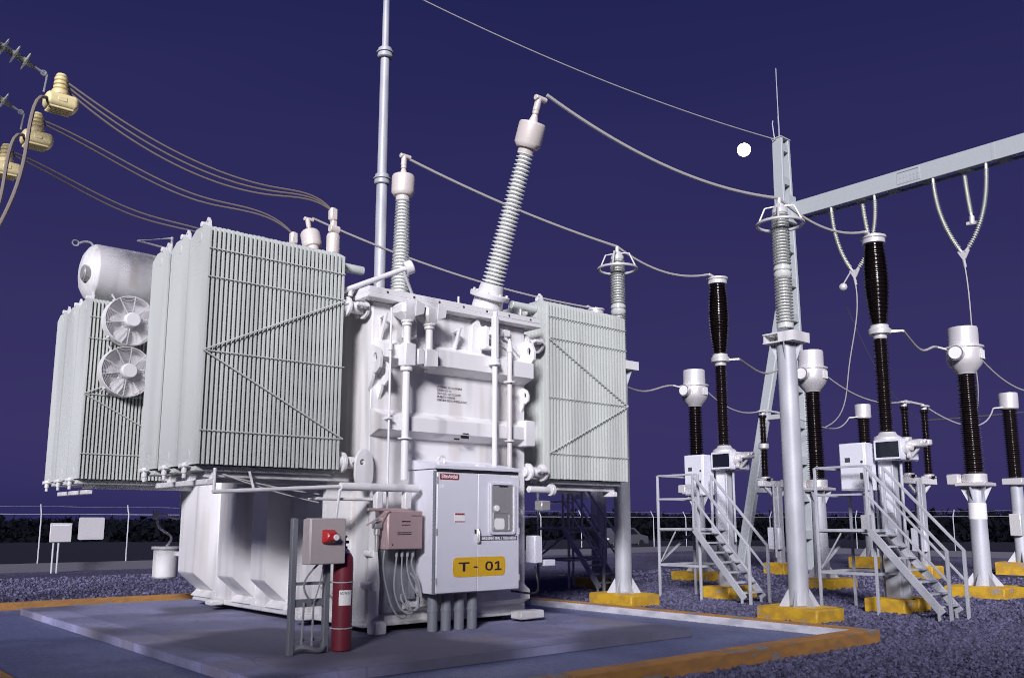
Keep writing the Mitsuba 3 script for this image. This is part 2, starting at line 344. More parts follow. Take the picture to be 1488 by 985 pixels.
# front pipes with elbow boxes
def pipe(pts, r, m=W, sides=12): return tube(pts, r, sides)
for x, zb in ((.44, 2.35), (.88, 4.28)):
    p = part(TR, 'cable_pipe', pipe([(x, -.36, 4.98), (x, -.36, zb)], .062), W)
    body = trimesh.convex.convex_hull(np.vstack([box(x-.17, x+.13, -.5, -.24, 5.0, 5.22, .05).vertices, box(x-.10, x+.10, -.34, -.02, 5.06, 5.24, .04).vertices, box(x-.07, x+.07, -.43, -.29, 4.93, 4.95).vertices]))
    part(p, 'elbow_box', body, W, smooth=35)
    part(p, 'elbow_flap', plate([(0, 0), (.16, .06), (.18, .22), (.02, .26)], .03, (x+.05, -.515, 4.99), (1, 0, 0), (0, 0, 1)), W, smooth=False)
    part(p, 'collar', cat(cyl((x, -.36, 4.84), (x, -.36, 4.93), .085), cyl((x, -.36, 4.90), (x, -.36, 4.925), .105)), W)
    if zb < 3: part(p, 'sleeve', box(x-.11, x+.11, -.48, -.27, 4.17, 4.55, .02), W); part(p, 'flange', cyl((x, -.36, 4.10), (x, -.36, 4.168), .10), W); part(p, 'flange', cyl((x, -.36, 3.0), (x, -.36, 3.02), .12), W)
    else: part(p, 'sleeve', box(x-.13, x+.13, -.46, -.27, 4.20, 4.50, .02), W); part(p, 'bracket', box(x-.28, x-.135, -.44, -.27, 4.22, 4.48, .02), W)
part(TR, 'gauge_box', cat(box(.56, .74, -.22, -.001, 4.7, 4.95, .02), box(.6, .7, -.26, -.22, 4.78, 4.9, .02)), W)
p = part(TR, 'cable_pipe', pipe([(2.29, -.36, 5.36), (2.29, -.36, 2.62)], .048), W)
part(p, 'sleeve', box(2.24, 2.34, -.42, -.30, 4.52, 5.3, .02), W); part(p, 'collar', cat(cyl((2.29, -.36, 4.44), (2.29, -.36, 4.52), .085), cyl((2.29, -.36, 4.40), (2.29, -.36, 4.44), .11)), W)
p = part(TR, 'cable_pipe', pipe([(2.63, -.36, 4.80), (2.63, -.36, 2.62)], .045), W)
part(p, 'collar', cat(lathe([(.02, .2), (.06, .0), (.06, -.05)], (2.63, -.36, 4.72), EZ, 10), cyl((2.63, -.36, 4.12), (2.63, -.36, 4.15), .11), cyl((2.63, -.36, 3.08), (2.63, -.36, 3.11), .09)), W)
part(TR, 'thin_pipe', cat(pipe([(.13, -.36, 5.1), (.13, -.36, 1.88)], .018), cyl((.13, -.36, 4.4), (.13, -.36, 4.5), .035), box(.09, .17, -.40, -.0, 3.3, 3.33)), W)
part(TR, 'valve_box', cat(box(2.12, 2.22, -.3, -.002, 4.72, 5.1, .02), box(2.10, 2.27, -.34, -.2, 4.68, 4.74, .01)), W)
part(TR, 'curved_rib', cat(tube(smoothpath([(2.45, -.04, 5.02), (2.8, -.05, 4.98), (3.05, -.05, 4.84), (3.2, -.05, 4.62)]), .022, 8), tube(smoothpath([(2.42, -.04, 4.9), (2.75, -.05, 4.84), (2.95, -.05, 4.72), (3.08, -.05, 4.60)]), .016, 8)), W)
part(TR, 'instrument_box', box(2.42, 2.66, -.16, -.001, 5.0, 5.14, .02), W); part(TR, 'instrument_box', box(2.70, 2.88, -.10, -.001, 5.02, 5.15, .02), W)
part(TR, 'brace_rod', cat(bar((2.42, -.06, 5.15), (3.05, -.06, 4.62), .04), bar((2.56, -.06, 5.2), (3.12, -.06, 4.72), .03)), W)
part(TR, 'small_socket', cat(box(1.62, 1.78, -.292, -.271, 3.09, 3.14), box(1.48, 1.58, -.292, -.271, 3.06, 3.085), box(1.66, 1.78, -.29, -.271, 3.17, 3.18)), 'm_black')
# radiators: panels stacked along X, three side by side along Y
def panel_mesh(x, y0, y1, z0, z1, th=.030, fluted=False):
    m = plate([(y0, z0), (y1, z0), (y1, z1-.10), (y1-.20, z1), (y0+.20, z1), (y0, z1-.10)], th, (x, 0, 0), (0, 1, 0), (0, 0, 1))
    if not fluted: return m
    return cat(m, *[plate([(y-.022, z0+.05), (y+.022, z0+.05), (y+.022, z1-.14), (y-.022, z1-.14)], .007, (x-th/2-.002, 0, 0), (0, 1, 0), (0, 0, 1)) for y in np.linspace(y0+.07, y1-.07, 7)])
def radiator(x0, x1, y0, y1, z0, z1, n, head):
    rad = numbered(TR+'__radiator'); ye = (y0+y1)/2
    for z in (z1-.16, z0+.16): part(rad, 'header_pipe', cyl((x0-.02, ye, z), (head, ye, z), .075), 'm_rad')
    for k in range(n):
        x = x0+(x1-x0)*k/(n-1); dz = rng.uniform(-.004, .004); dy = 0
        part(rad, 'panel', panel_mesh(x, y0+dy, y1+dy, z0+dz, z1+dz, fluted=(k == 0 and x0 > 3)), 'm_rad', smooth=False)
    lug = plate(Polygon([(-.09, 0), (.09, 0), (.07, .13), (0, .2), (-.07, .13)]).difference(Polygon([(.03*math.cos(a), .12+.03*math.sin(a)) for a in np.linspace(0, 6.28, 10)[:-1]])), .035, (x0+.10, ye, z1-.02), (0, 1, 0), (0, 0, 1))
    part(rad, 'lifting_lug', lug, W); part(rad, 'vent_plug', cyl((x0-.03, ye-.05, z1+.03), (x0+.12, ye-.05, z1+.03), .045, 10), W)
    part(rad, 'drain_valve', cat(cyl((x0-.05, ye, z0+.03), (x0-.05, ye, z0-.12), .04, 10), cyl((x0-.05, ye, z0-.12), (x0-.05, ye, z0-.19), .028, 8), cyl((x0-.13, ye, z0-.02), (x0+.05, ye, z0-.02), .035, 10), box(x0-.08, x0-.02, ye-.09, ye+.09, z0-.03, z0-.005, .005)), W)
    part(rad, 'bottom_channel', box(x0+.03, x1-.03, y0+.16, y1-.16, z0-.09, z0-.008, .01), 'm_rad')
    return rad
Z0, Z1, NP = 2.50, 6.0, 33
RX = (-2.74, -.55)
def faces(rad, x0, x1, y, apex_left, n_all=True):
    r = .0095; rods = []
    y -= .018
    for z in (5.60, 5.18, 2.97): rods.append(('horizontal_rod', tube([(x0-.02, y, z), (x1+.02, y, z)], r, 6)))
    xa, xb = (x0-.03, x1+.05) if apex_left else (x1+.03, x0-.03)
    zt, zm, zb = (5.18, 4.10, 2.97) if apex_left else (5.16, 4.03, 2.97)
    rods.append(('horizontal_rod', tube([(xa, y, zm), (xb, y, zm)], r, 6)))
    y -= .02
    rods += [('diagonal_rod', tube([(xa, y, zm), (xb, y, zt)], r*1.2, 6)), ('diagonal_rod', tube([(xa, y, zm), (xb, y, zb)], r*1.2, 6))]
    for nm, m in rods: part(rad, nm, m, 'm_rad')
for gy0 in (0.0, 5.76):
    for k in range(3):
        y0 = gy0+(0, .79, 1.64)[k]; rad = radiator(RX[0], RX[1], y0, y0+.74, Z0, Z1, NP, .02)
        if k == 0: faces(rad, RX[0], RX[1], y0, True)
RR = (3.92, 6.06)
for k in range(3):
    y0 = .815*k; rad = radiator(RR[0], RR[1], y0, y0+.74, Z0, Z1-.05, 27, 3.28)
    if k == 0: faces(rad, RR[0], RR[1], y0, False)
part(TR, 'sensor_box', box(6.12, 6.24, .2, .45, 4.6, 4.85, .02), W)
# header valves next to the tank corners
def valve(x0, x1, y, z, nm='header_valve'):
    part(TR, nm, cat(cyl((x0, y, z), (x1, y, z), .095), cyl((x0+.08, y, z), (x0+.13, y, z), .16), cyl((x1-.14, y, z), (x1-.09, y, z), .16), cyl(((x0+x1)/2, y, z), ((x0+x1)/2, y-.2, z+.02), .05), cyl(((x0+x1)/2-.1, y-.2, z+.02), ((x0+x1)/2+.1, y-.2, z+.02), .035)), W)
for y in (.12,): valve(-.52, .02, y, 5.12); valve(-.52, .02, y, 2.62); valve(3.28, 3.86, y, 5.02); valve(3.28, 3.86, y-.1, 2.60)
part(TR, 'junction_pipe', cat(cyl((3.28, -.12, 2.28), (3.92, -.12, 2.28), .06), cyl((3.80, -.12, 2.28), (3.88, -.12, 2.28), .11)), W)
part(TR, 'side_box', box(3.44, 3.66, -.30, -.10, 1.90, 2.08, .015), 'm_inox')
part(TR, 'side_box', box(3.31, 3.50, -.25, .0, .98, 1.46, .015), 'm_cabinet')
part(TR, 'side_box', box(3.58, 3.86, -.2, -.05, .92, 1.03, .01), 'm_cabinet')
part(TR, 'side_pipe', cat(tube(smoothpath([(3.36, -.2, .92), (3.34, -.3, .6), (3.1, -.5, .5), (2.5, -.55, .56)]), .018, 8)), 'm_black')
# mounting frames and pipes beneath the left radiators
part(TR, 'radiator_bracket', cat(box(-2.55, -2.43, .15, 2.2, 2.22, 2.30, .01), box(-2.46, -2.43, .15, 2.2, 2.30, 2.40), box(-2.55, -.2, .25, .33, 2.33, 2.41, .01), box(-2.55, -.2, 1.9, 1.98, 2.33, 2.41, .01)), W)
part(TR, 'radiator_bracket', cat(box(-2.55, -2.43, 5.9, 7.9, 2.22, 2.30, .01), box(-2.55, -.2, 6.1, 6.18, 2.33, 2.41, .01)), W)
part(TR, 'radiator_bracket', cat(box(4.0, 6.0, .3, .38, 2.30, 2.39, .01), box(3.3, 5.9, 1.2, 1.28, 2.28, 2.38, .01), box(5.85, 5.97, .2, .5, 2.2, 2.3, .01)), W)
part(TR, 'service_pipe', cat(tube([(-2.72, -.5, 2.10), (-.75, -.5, 2.22)], .03, 8), tube([(-.78, -.5, 2.22), (.60, -.5, 2.22)], .062, 12), tube([(-2.7, -.5, 2.10), (-2.7, -.5, 2.42)], .022, 8), bar((-2.1, -.45, 2.1), (-1.9, .2, 2.45), .03)), W)
part(TR, 'service_pipe', tube([(-.78, -.5, 2.24), (-.82, -.3, .98)], .02, 8), W)
for s in (0, .12): part(TR, 'stay_wire', tube(sag((-2.3, .2, 2.38), (-1.1, -.45, 1.98+s), .03), .008, 5), 'm_wire')
part(TR, 'gutter', box(-1.1, .0, -.4, -.1, 2.02, 2.06, .01), W)  # flat tray in the same white paint as the tank
# fans on the second radiator group
def fan(cx, cy, cz, R):
    fn = part(TR, 'cooling_fan', lathe([(R*.97, 0), (R, 0), (R, .22), (R*.97, .22), (R*.965, .01)], (cx, cy, cz), (0, -1, 0), 40), W)
    part(fn, 'guard', cat(*[ring((cx, cy-.225, cz), R*q, .004, (0, 1, 0), 40, 4) for q in np.linspace(.27, .97, 13)]), W)
    for k in range(10):
        a = 2*np.pi*k/10+.2; d = np.array([math.cos(a), 0, math.sin(a)])
        part(fn, 'spoke', bar(np.array([cx, cy-.235, cz])+d*.12, np.array([cx, cy-.235, cz])+d*R*.98, .016, .010, (0, 1, 0)), W)
    part(fn, 'hub', cat(cyl((cx, cy-.05, cz), (cx, cy-.36, cz), .145, 24), cyl((cx, cy-.36, cz), (cx, cy-.385, cz), .13, 24)), W)
    for k in range(5):
        a = 2*np.pi*k/5+.5; m = plate([(.1, -.06), (.25, -.13), (R*.9, -.16), (R*.93, .08), (.3, .10), (.1, .05)], .012, (0, 0, 0), (1, 0, 0), (0, 1, 0))
        m.apply_transform(trimesh.transformations.rotation_matrix(math.radians(28), [1, 0, 0]))
        m.apply_transform(trimesh.transformations.rotation_matrix(math.radians(90), [1, 0, 0]))
        m.apply_transform(trimesh.transformations.rotation_matrix(-a, [0, 1, 0])); m.apply_translation([cx, cy-.11, cz])
        part(fn, 'blade', m, W, smooth=False)
    for a in (2.2, 3.9):
        q = np.array([cx+R*math.cos(a), cy-.1, cz+R*math.sin(a)])
        part(fn, 'mounting_ear', cat(bar(q, q+np.array([math.cos(a), 0, math.sin(a)])*.12, .05, .02), cyl(q, q+np.array([0, .1, 0]), .02, 8)), W)
fan(-2.08, 5.70, 5.56, .49); fan(-2.08, 5.70, 4.56, .49)
# conservator: horizontal oil drum above the second group
cv = part(TR, 'conservator', lathe([(.0, -.20), (.2, -.19), (.40, -.14), (.53, -.06), (.58, .0), (.60, .03), (.60, 3.9), (.52, 4.05), (.0, 4.1)], (-2.48, 7.0, 6.78), (1, 0, 0), 40), W)
part(cv, 'level_gauge', cat(cyl((-2.58, 6.72, 6.68), (-2.70, 6.72, 6.68), .17, 20), cyl((-2.70, 6.72, 6.68), (-2.72, 6.72, 6.68), .13, 20)), 'm_inox')
part(cv, 'vent_hook', cat(tube(smoothpath([(-2.45, 7.1, 7.30), (-2.50, 7.1, 7.44), (-2.62, 7.1, 7.44), (-2.72, 7.1, 7.38)]), .022, 8), ring((-2.79, 7.1, 7.38), .06, .015, (0, 1, 0), 16, 6)), W)
part(cv, 'saddle', cat(bar((.3, 6.5, 5.45), (.3, 6.9, 6.4), .2), box(.2, .4, 6.6, 7.4, 6.1, 6.5, .02)), W); part(cv, 'saddle', box(1.2, 1.35, 6.3, 7.4, 5.45, 6.45, .02), W)
part(cv, 'vent_pipe', cat(tube([(-1.1, 6.3, 6.35), (-1.1, 6.32, 7.66)], .028, 8), tube([(-1.1, 6.32, 7.64), (-1.75, 6.5, 7.50), (-.5, 6.5, 7.40)], .022, 8)), W)
# cover pipework
part(TR, 'vent_duct', cat(cyl((-.65, .15, 5.28), (.70, .05, 5.96), .045, 12), cyl((.66, .06, 5.93), (.77, .0, 5.99), .12, 20), cyl((.15, .1, 5.45), (.15, .1, 5.68), .022, 8), bar((.62, .05, 5.88), (1.0, .25, 5.45), .04), bar((-.2, .15, 5.48), (.1, .3, 5.45), .04), cyl((-.35, .13, 5.3), (-.35, .13, 5.44), .04, 8)), W)
part(TR, 'cover_pin', cat(*[cyl((x, .0, 5.44), (x, .0, 5.62), .018, 6) for x in (1.75, 3.2)]), W)
part(TR, 'tap_gear', cat(box(2.95, 3.35, .9, 1.4, 5.445, 5.72, .03), cyl((3.0, .75, 5.45), (3.0, .75, 5.78), .08, 10), cyl((3.2, .6, 5.45), (3.2, .6, 5.86), .06, 10), tube([(2.85, .6, 5.6), (2.95, .55, 5.85), (3.1, .6, 5.62)], .03, 8)), 'm_inox')
# high-voltage bushings
def bushing(base, top, k=1.0, turret=True, nm='high_voltage_bushing'):
    base, top = np.array(base, float), np.array(top, float); ax = top-base; L = np.linalg.norm(ax); ax /= L
    def at(s): return base+ax*s
    b = part(TR, nm, lathe(sheds(.60*k, 3.04*k, .150*k, .10*k, .215*k, .152*k, 34), base, ax, 28), 'm_hvporc', smooth=35)
    part(b, 'turret', lathe([(.29*k, -.06), (.275*k, .34*k)], base, ax, 28), W)
    part(b, 'flange', cat(lathe([(.36*k, .34*k), (.37*k, .36*k), (.37*k, .42*k), (.35*k, .43*k)], base, ax, 28), lathe([(.24*k, .43*k), (.215*k, .60*k), (.15*k, .61*k)], base, ax, 24),
         *[cyl(at(.43*k)+.31*k*(np.cos(a)*frame_of(ax)[0]+np.sin(a)*frame_of(ax)[1]), at(.47*k)+.31*k*(np.cos(a)*frame_of(ax)[0]+np.sin(a)*frame_of(ax)[1]), .025, 6) for a in np.linspace(0, 6.28, 9)[:-1]]), W)
    part(b, 'expansion_cap', lathe([(.145*k, 3.02*k), (.15*k, 3.12*k), (.20*k, 3.13*k), (.245*k, 3.20*k), (.245*k, 3.54*k), (.225*k, 3.58*k), (.09*k, 3.585*k), (.05*k, 3.72*k), (.03*k, 3.76*k)], base, ax, 28), 'm_cap')
    part(b, 'terminal_clamp', cat(cyl(at(3.74*k), at(3.80*k), .06*k, 12), lathe([(.045*k, 0), (.065*k, .02), (.06*k, .20*k), (.05*k, .24*k)], at(3.79*k), ax, 10), cyl(at(4.02*k)-np.array([.09, 0, 0])*k, at(4.02*k)+np.array([.16, 0, 0])*k, .05*k, 12)), 'm_cap')
    return b
B1, B2, B3 = (2.6, -1.20, 9.16), (2.6, 3.12, 9.33), (2.6, 7.42, 9.16)
bushing((2.6, .32, 5.45), B1); bushing((2.6, 3.2, 5.45), B2); bushing((2.6, 5.95, 5.45), B3)
for y, zt in ((2.65, 7.20), (4.28, 7.12), (5.9, 7.05)):
    b = part(TR, 'low_voltage_bushing', lathe([(.17, -.02), (.17, .12)]+sheds(.12, 1.36, .085, .085, .135, .135, 10), (.7, y, 5.45), EZ, 20), 'm_porc')
    part(b, 'cap', lathe([(.10, 6.79), (.13, 6.81), (.13, zt-.05), (.11, zt), (.04, zt+.01)], (.7, y, 0), EZ, 20), 'm_cap')
    part(b, 'spade_clamp', cat(cyl((.60, y-.03, zt+.09), (.8, y-.03, zt+.09), .075, 12), box(.64, .76, y-.05, y+.05, zt+.02, zt+.28, .02), box(.60, .76, y-.07, y+.07, zt+.26, zt+.52, .03)), 'm_cap')
# silica breather hanging behind the far end
br = part(TR, 'breather_canister', cat(cyl((-.05, 8.45, .46), (-.05, 8.45, 1.10), .27, 24), cyl((-.05, 8.45, 1.10), (-.05, 8.45, 1.16), .32, 24), cyl((-.05, 8.45, .40), (-.05, 8.45, .46), .05, 8)), 'm_white')
part(br, 'breather_pipe', cat(tube(smoothpath([(-.05, 8.45, 1.16), (.0, 8.4, 1.4), (-.25, 8.5, 1.62), (-.25, 8.5, 1.85), (.1, 8.3, 1.78), (.12, 8.2, 2.2), (.1, 8.05, 2.45)]), .03, 8), box(-.38, -.26, 8.45, 8.55, 1.75, 1.95, .02)), 'm_white')
part(br, 'shelf', box(.05, .2, 6.6, 8.7, .95, 1.05, .01), 'm_white')
# control cabinet
cab = part(TR, 'control_cabinet', cat(box(.74, 2.46, -.78, -.002, .60, 2.53, .012)), 'm_cabinet')
part(cab, 'hood', cat(plate([(-.82, 2.532), (-.82, 2.58), (-.1, 2.70), (-.002, 2.72), (-.002, 2.532)], 1.78, (1.60, 0, 0), (0, 1, 0), (0, 0, 1))), 'm_cabinet', smooth=False)
part(cab, 'lifting_eye', cat(ring((1.02, -.56, 2.68), .07, .018, (0, 1, .1), 16, 6), box(1.7, 1.86, -.66, -.56, 2.60, 2.645, .005)), W)
part(cab, 'side_plate', cat(plate([(-.74, .60), (-.74, 2.5), (-.80, 2.5), (-.80, .6)], .012, (.733, 0, 0), (0, 1, 0), (0, 0, 1)), box(.60, .74, -.30, -.002, .5, 1.62, .02)), 'm_greypvc')
DY = -.781
d1 = part(cab, 'door', box(.755, 1.562, -.815, DY-.001, .615, 2.475, .008), 'm_cabinet')
d2 = part(cab, 'door', box(1.570, 2.445, -.815, DY-.001, .615, 2.475, .008), 'm_cabinet')
part(cab, 'drip_gap', box(.76, 2.44, -.812, DY-.001, 2.481, 2.527), 'm_black')
part(cab, 'logo_plate', box(.80, 1.18, -.821, -.8155, 2.36, 2.455, .003), 'm_logo')
part(cab, 'logo_lettering', text('ShoArdal', .056, (.825, -.8215, 2.385), EX, EZ, .003, True, .32), 'm_label', smooth=False)
part(cab, 'small_label', text('CR', .05, (.80, -.816, 2.23), EX, EZ, .003, True), 'm_label', smooth=False)
part(cab, 'small_label', box(2.28, 2.42, -.819, -.8155, 2.425, 2.46), 'm_label')
wl = part(cab, 'warning_label', box(1.10, 1.30, -.819, -.8155, 1.695, 1.845), 'm_label')
part(wl, 'heading', cat(box(1.105, 1.295, -.8215, -.8195, 1.81, 1.84), box(1.105, 1.295, -.8215, -.8195, 1.70, 1.715)), 'm_logo')
# rounded yellow sign across both doors
def rounded(x0, x1, z0, z1, r):
    return Polygon([(x0+r, z0+r), (x1-r, z0+r), (x1-r, z1-r), (x0+r, z1-r)]).buffer(r, quad_segs=6)
sg = rounded(1.075, 2.145, .845, 1.15, .075)
for a, b in ((1.0, 1.560), (1.572, 2.3)):
    part(cab, 'number_sign', plate(sg.intersection(Polygon([(a, 0), (b, 0), (b, 3), (a, 3)])), .005, (0, -.8185, 0), EX, EZ), 'm_sign', smooth=False)
part(cab, 'number_lettering', cat(text('T', .135, (1.165, -.8215, .935), EX, EZ, .003, True, .215), text('-', .135, (1.45, -.8215, .935), EX, EZ, .003, True, .075), text('01', .135, (1.70, -.8215, .935), EX, EZ, .003, True, .34)), 'm_ink', smooth=False)
# window door with rounded stainless frame
wf = rounded(1.80, 2.34, 1.50, 2.34, .05)
wd = part(d2, 'inspection_window', plate(wf, .02, (0, -.826, 0), EX, EZ), 'm_inox', smooth=False)
part(cab, 'window_rim', plate(wf.difference(rounded(1.835, 2.305, 1.535, 2.305, .04)), .022, (0, -.846, 0), EX, EZ), 'm_cabinet', smooth=False)
part(cab, 'window_lock', cyl((1.94, -.84, 1.92), (1.94, -.862, 1.92), .05, 16), 'm_label')
part(cab, 'window_label', cat(plate(rounded(1.90, 2.11, 1.58, 1.76, .05), .004, (0, -.8395, 0), EX, EZ)), 'm_label', smooth=False)
part(cab, 'window_pocket', plate(rounded(1.87, 2.22, 1.56, 1.86, .02).difference(rounded(1.88, 2.21, 1.57, 1.84, .02)), .012, (0, -.842, 0), EX, EZ), 'm_inox', smooth=False)
part(cab, 'window_latch', box(1.98, 2.16, -.862, -.858, 2.28, 2.30), 'm_black')
hd = part(d2, 'handle', cat(box(1.535, 1.595, -.86, -.8155, 1.36, 1.60, .015), box(1.55, 1.58, -.88, -.86, 1.38, 1.56, .01)), 'm_inox')
part(d1, 'lock', box(1.50, 1.525, -.83, -.8155, 1.52, 1.58), 'm_black')
for z in (.75, 1.5, 2.3):
    part(cab, 'hinge', cyl((.752, -.822, z), (.752, -.822, z+.10), .012, 8), 'm_inox'); part(cab, 'hinge', cyl((2.448, -.822, z), (2.448, -.822, z+.10), .012, 8), 'm_inox')
part(cab, 'text_strip', box(1.62, 2.40, -.820, -.8155, 1.405, 1.478), 'm_strip')
part(cab, 'strip_lettering', text('MAQUINA | GRAL / TODA AREAS', .042, (1.645, -.8205, 1.42), EX, EZ, .003, True, .73), 'm_label', smooth=False)
part(cab, 'door_seam', box(1.5625, 1.5695, -.80, DY-.0005, .615, 2.475), 'm_black')  # black strip set in the seam between the two doors
for k, (x, y) in enumerate(((.98, -.42), (1.22, -.45), (1.46, -.48), (1.70, -.51))):
    part(TR, 'cable_duct', cat(cyl((x, y, -.001), (x, y, .60), .082, 16), cyl((x, y, .30), (x, y, .34), .092, 16)), 'm_greypvc')
# pinkish junction box with loose cables
jb = part(TR, 'junction_box', box(-.02, .61, -.62, -.36, 1.29, 1.87, .012), 'm_tan', label='pinkish junction box with a row of cable glands under it')
part(jb, 'lid', box(-.015, .605, -.645, -.622, 1.295, 1.862, .008), 'm_tan')
part(jb, 'label_print', cat(box(.22, .38, -.649, -.6455, 1.70, 1.718), box(.22, .38, -.649, -.6455, 1.65, 1.662), box(.14, .40, -.649, -.6455, 1.535, 1.548), box(.14, .40, -.649, -.6455, 1.508, 1.52), box(.40, .58, -.649, -.6455, 1.79, 1.80), cyl((.06, -.646, 1.36), (.06, -.65, 1.36), .014, 8)), 'm_ink')
part(jb, 'top_rail', cat(cyl((-.3, -.50, 1.885), (.42, -.50, 1.885), .025, 10), bar((.0, -.66, 1.87), (-.38, -.6, 1.65), .02)), 'm_tan')
part(jb, 'side_switch', cat(box(-.20, -.06, -.56, -.44, 1.60, 1.72, .02), cyl((-.13, -.5, 1.50), (-.13, -.5, 1.60), .05, 12), cyl((-.13, -.5, 1.26), (-.13, -.5, 1.50), .03, 10)), 'm_inox')
for x in (.22, .32, .42, .52): part(jb, 'gland', cyl((x, -.52, 1.29), (x, -.52, 1.17), .024, 10), 'm_hose')
cab_paths = [[(.22, -.52, 1.18), (.20, -.5, .85), (.28, -.52, .45), (.42, -.56, .32), (.58, -.55, .40), (.60, -.52, .75), (.50, -.5, .9)],
             [(.32, -.52, 1.18), (.33, -.5, .9), (.38, -.55, .55), (.5, -.6, .36), (.64, -.56, .45), (.62, -.5, .8), (.46, -.44, .95)],
             [(.42, -.52, 1.18), (.44, -.5, .95), (.52, -.55, .7), (.60, -.58, .5), (.55, -.55, .35), (.42, -.5, .42), (.4, -.4, .6)],
             [(.52, -.52, 1.18), (.53, -.5, 1.0), (.60, -.52, .85), (.66, -.54, .6), (.60, -.5, .38), (.45, -.46, .34), (.34, -.4, .5)],
             [(.02, -.50, 1.28), (.02, -.48, .95), (.10, -.5, .6), (.22, -.5, .35), (.36, -.48, .25), (.5, -.4, .3)]]
for q in cab_paths: part(TR, 'loose_cable', tube(smoothpath(q), .013, 8), 'm_hose')
part(TR, 'cable_plate', cat(box(.0, .66, -.10, -.051, .3, 1.3, .01), box(.55, .7, -.2, -.06, .45, .75, .02)), 'm_greypvc')
part(TR, 'sample_valve', cat(cyl((-.05, -.02, .74), (-.05, -.3, .74), .06, 12), cyl((-.05, -.3, .74), (-.05, -.34, .74), .09, 12)), W); part(TR, 'sample_valve', cyl((-.02, -.02, 1.22), (-.02, -.2, 1.22), .05, 10), W)
for x in (-.1, .42): part(TR, 'support_tube', box(x-.06, x+.06, -.52, -.40, 1.9, 2.17, .015), W)
part(TR, 'left_fin', plate([(0, .12), (-.26, .3), (-.28, .8), (-.1, 1.9), (0, 2.2)], .04, (.02, -.06, 0), (0, 1, 0), (0, 0, 1)), W, smooth=False)

# ================================================================== THINGS ON THE PAD
gc = thing('gas_cylinder', 'tall red gas cylinder with white label strapped beside the grey box stand', 'gas cylinder')
part(gc, 'body', lathe([(.115, .0), (.135, .02), (.135, 1.16), (.128, 1.22), (.10, 1.28), (.07, 1.31)], (-1.19, -1.36, 0), EZ, 32), 'm_red')
part(gc, 'neck', lathe([(.095, 1.285), (.075, 1.325), (.04, 1.35), (.035, 1.37)], (-1.19, -1.36, 0), EZ, 24), 'm_label')
part(gc, 'valve', cat(cyl((-1.19, -1.36, 1.36), (-1.19, -1.36, 1.50), .028, 10), cyl((-1.26, -1.36, 1.43), (-1.12, -1.36, 1.43), .02, 8), cyl((-1.19, -1.36, 1.49), (-1.19, -1.36, 1.52), .045, 10), cyl((-1.19, -1.36, 1.35), (-1.19, -1.36, 1.375), .05, 12)), 'm_black')
a0 = math.atan2(-10.96, -6.37)
def curved(r, a, b, z0, z1, n=10):
    t = np.linspace(a, b, n+1); v = np.array([(-1.19+r*math.cos(q), -1.36+r*math.sin(q), z) for z in (z0, z1) for q in t]); i = np.arange(n)
    return trimesh.Trimesh(v, np.vstack([np.stack([i, i+1, i+n+2], 1), np.stack([i, i+n+2, i+n+1], 1)]), process=False)
part(gc, 'paper_label', curved(.1365, a0-.35, a0+1.0, .60, .80), 'm_label', smooth=True)
tx = meshkit.text_mesh('NITROG', .03, .001, True); tx.apply_scale([.13/tx.extents[0], 1, 1])
vv = np.array(tx.vertices); an = a0-.25+vv[:, 0]/.137; rr = .1368+vv[:, 2]
tx.vertices = np.stack([-1.19+rr*np.cos(an), -1.36+rr*np.sin(an), .745+vv[:, 1]], 1)
part(gc, 'label_lettering', tx, 'm_ink', smooth=False)
st = thing('alarm_box_stand', 'beige alarm box with a red horn on a grey steel frame left of the cylinder', 'alarm box')
for x in (-1.92, -1.42): part(st, 'post', box(x-.04, x+.04, -1.36, -1.28, .0, 1.75 if x < -1.6 else 1.2, .008), 'm_steelgrey')
for za, zb_ in ((.88, .92), (.60, .70), (.16, .20)): part(st, 'crossbar', box(-1.88, -1.46, -1.34, -1.30, za, zb_), 'm_steelgrey')
part(st, 'box', box(-1.82, -1.29, -1.56, -1.365, 1.15, 1.75, .012), 'm_firebox')
part(st, 'lid', box(-1.815, -1.295, -1.585, -1.563, 1.155, 1.745, .01), 'm_firebox')
hn = trimesh.convex.convex_hull(np.vstack([box(-1.66, -1.47, -1.62, -1.585, 1.42, 1.60, .03).vertices, box(-1.63, -1.46, -1.69, -1.62, 1.44, 1.58, .03).vertices]))
part(st, 'horn', hn, 'm_redlamp', label='red alarm horn')
part(st, 'horn_mouth', cyl((-1.50, -1.685, 1.50), (-1.50, -1.705, 1.50), .04, 16), 'm_label')
part(st, 'conduit', cat(tube(smoothpath([(-1.62, -1.46, 1.16), (-1.72, -1.45, 1.06), (-1.80, -1.42, .9), (-1.74, -1.4, .74), (-1.66, -1.38, .66)]), .014, 6), tube([(-1.76, -1.36, .66), (-1.78, -1.36, .06)], .016, 6), tube([(-1.62, -1.36, .66), (-1.63, -1.36, .06)], .016, 6), tube(smoothpath([(-1.55, -1.46, 1.16), (-1.57, -1.44, .95), (-1.62, -1.38, .68)]), .01, 6)), 'm_hose')
part(st, 'foot_pipe', tube(smoothpath([(-1.85, -1.30, .06), (-1.72, -1.4, .09), (-1.6, -1.42, .05), (-1.45, -1.36, .08)]), .035, 8), 'm_steelgrey')
for zz in (.90, .30): part(gc, 'strap', cat(ring((-1.19, -1.36, zz), .138, .009, EZ, 32, 6), bar((-1.32, -1.32, zz), (-1.42, -1.30, zz), .02, .02)), 'm_galv')

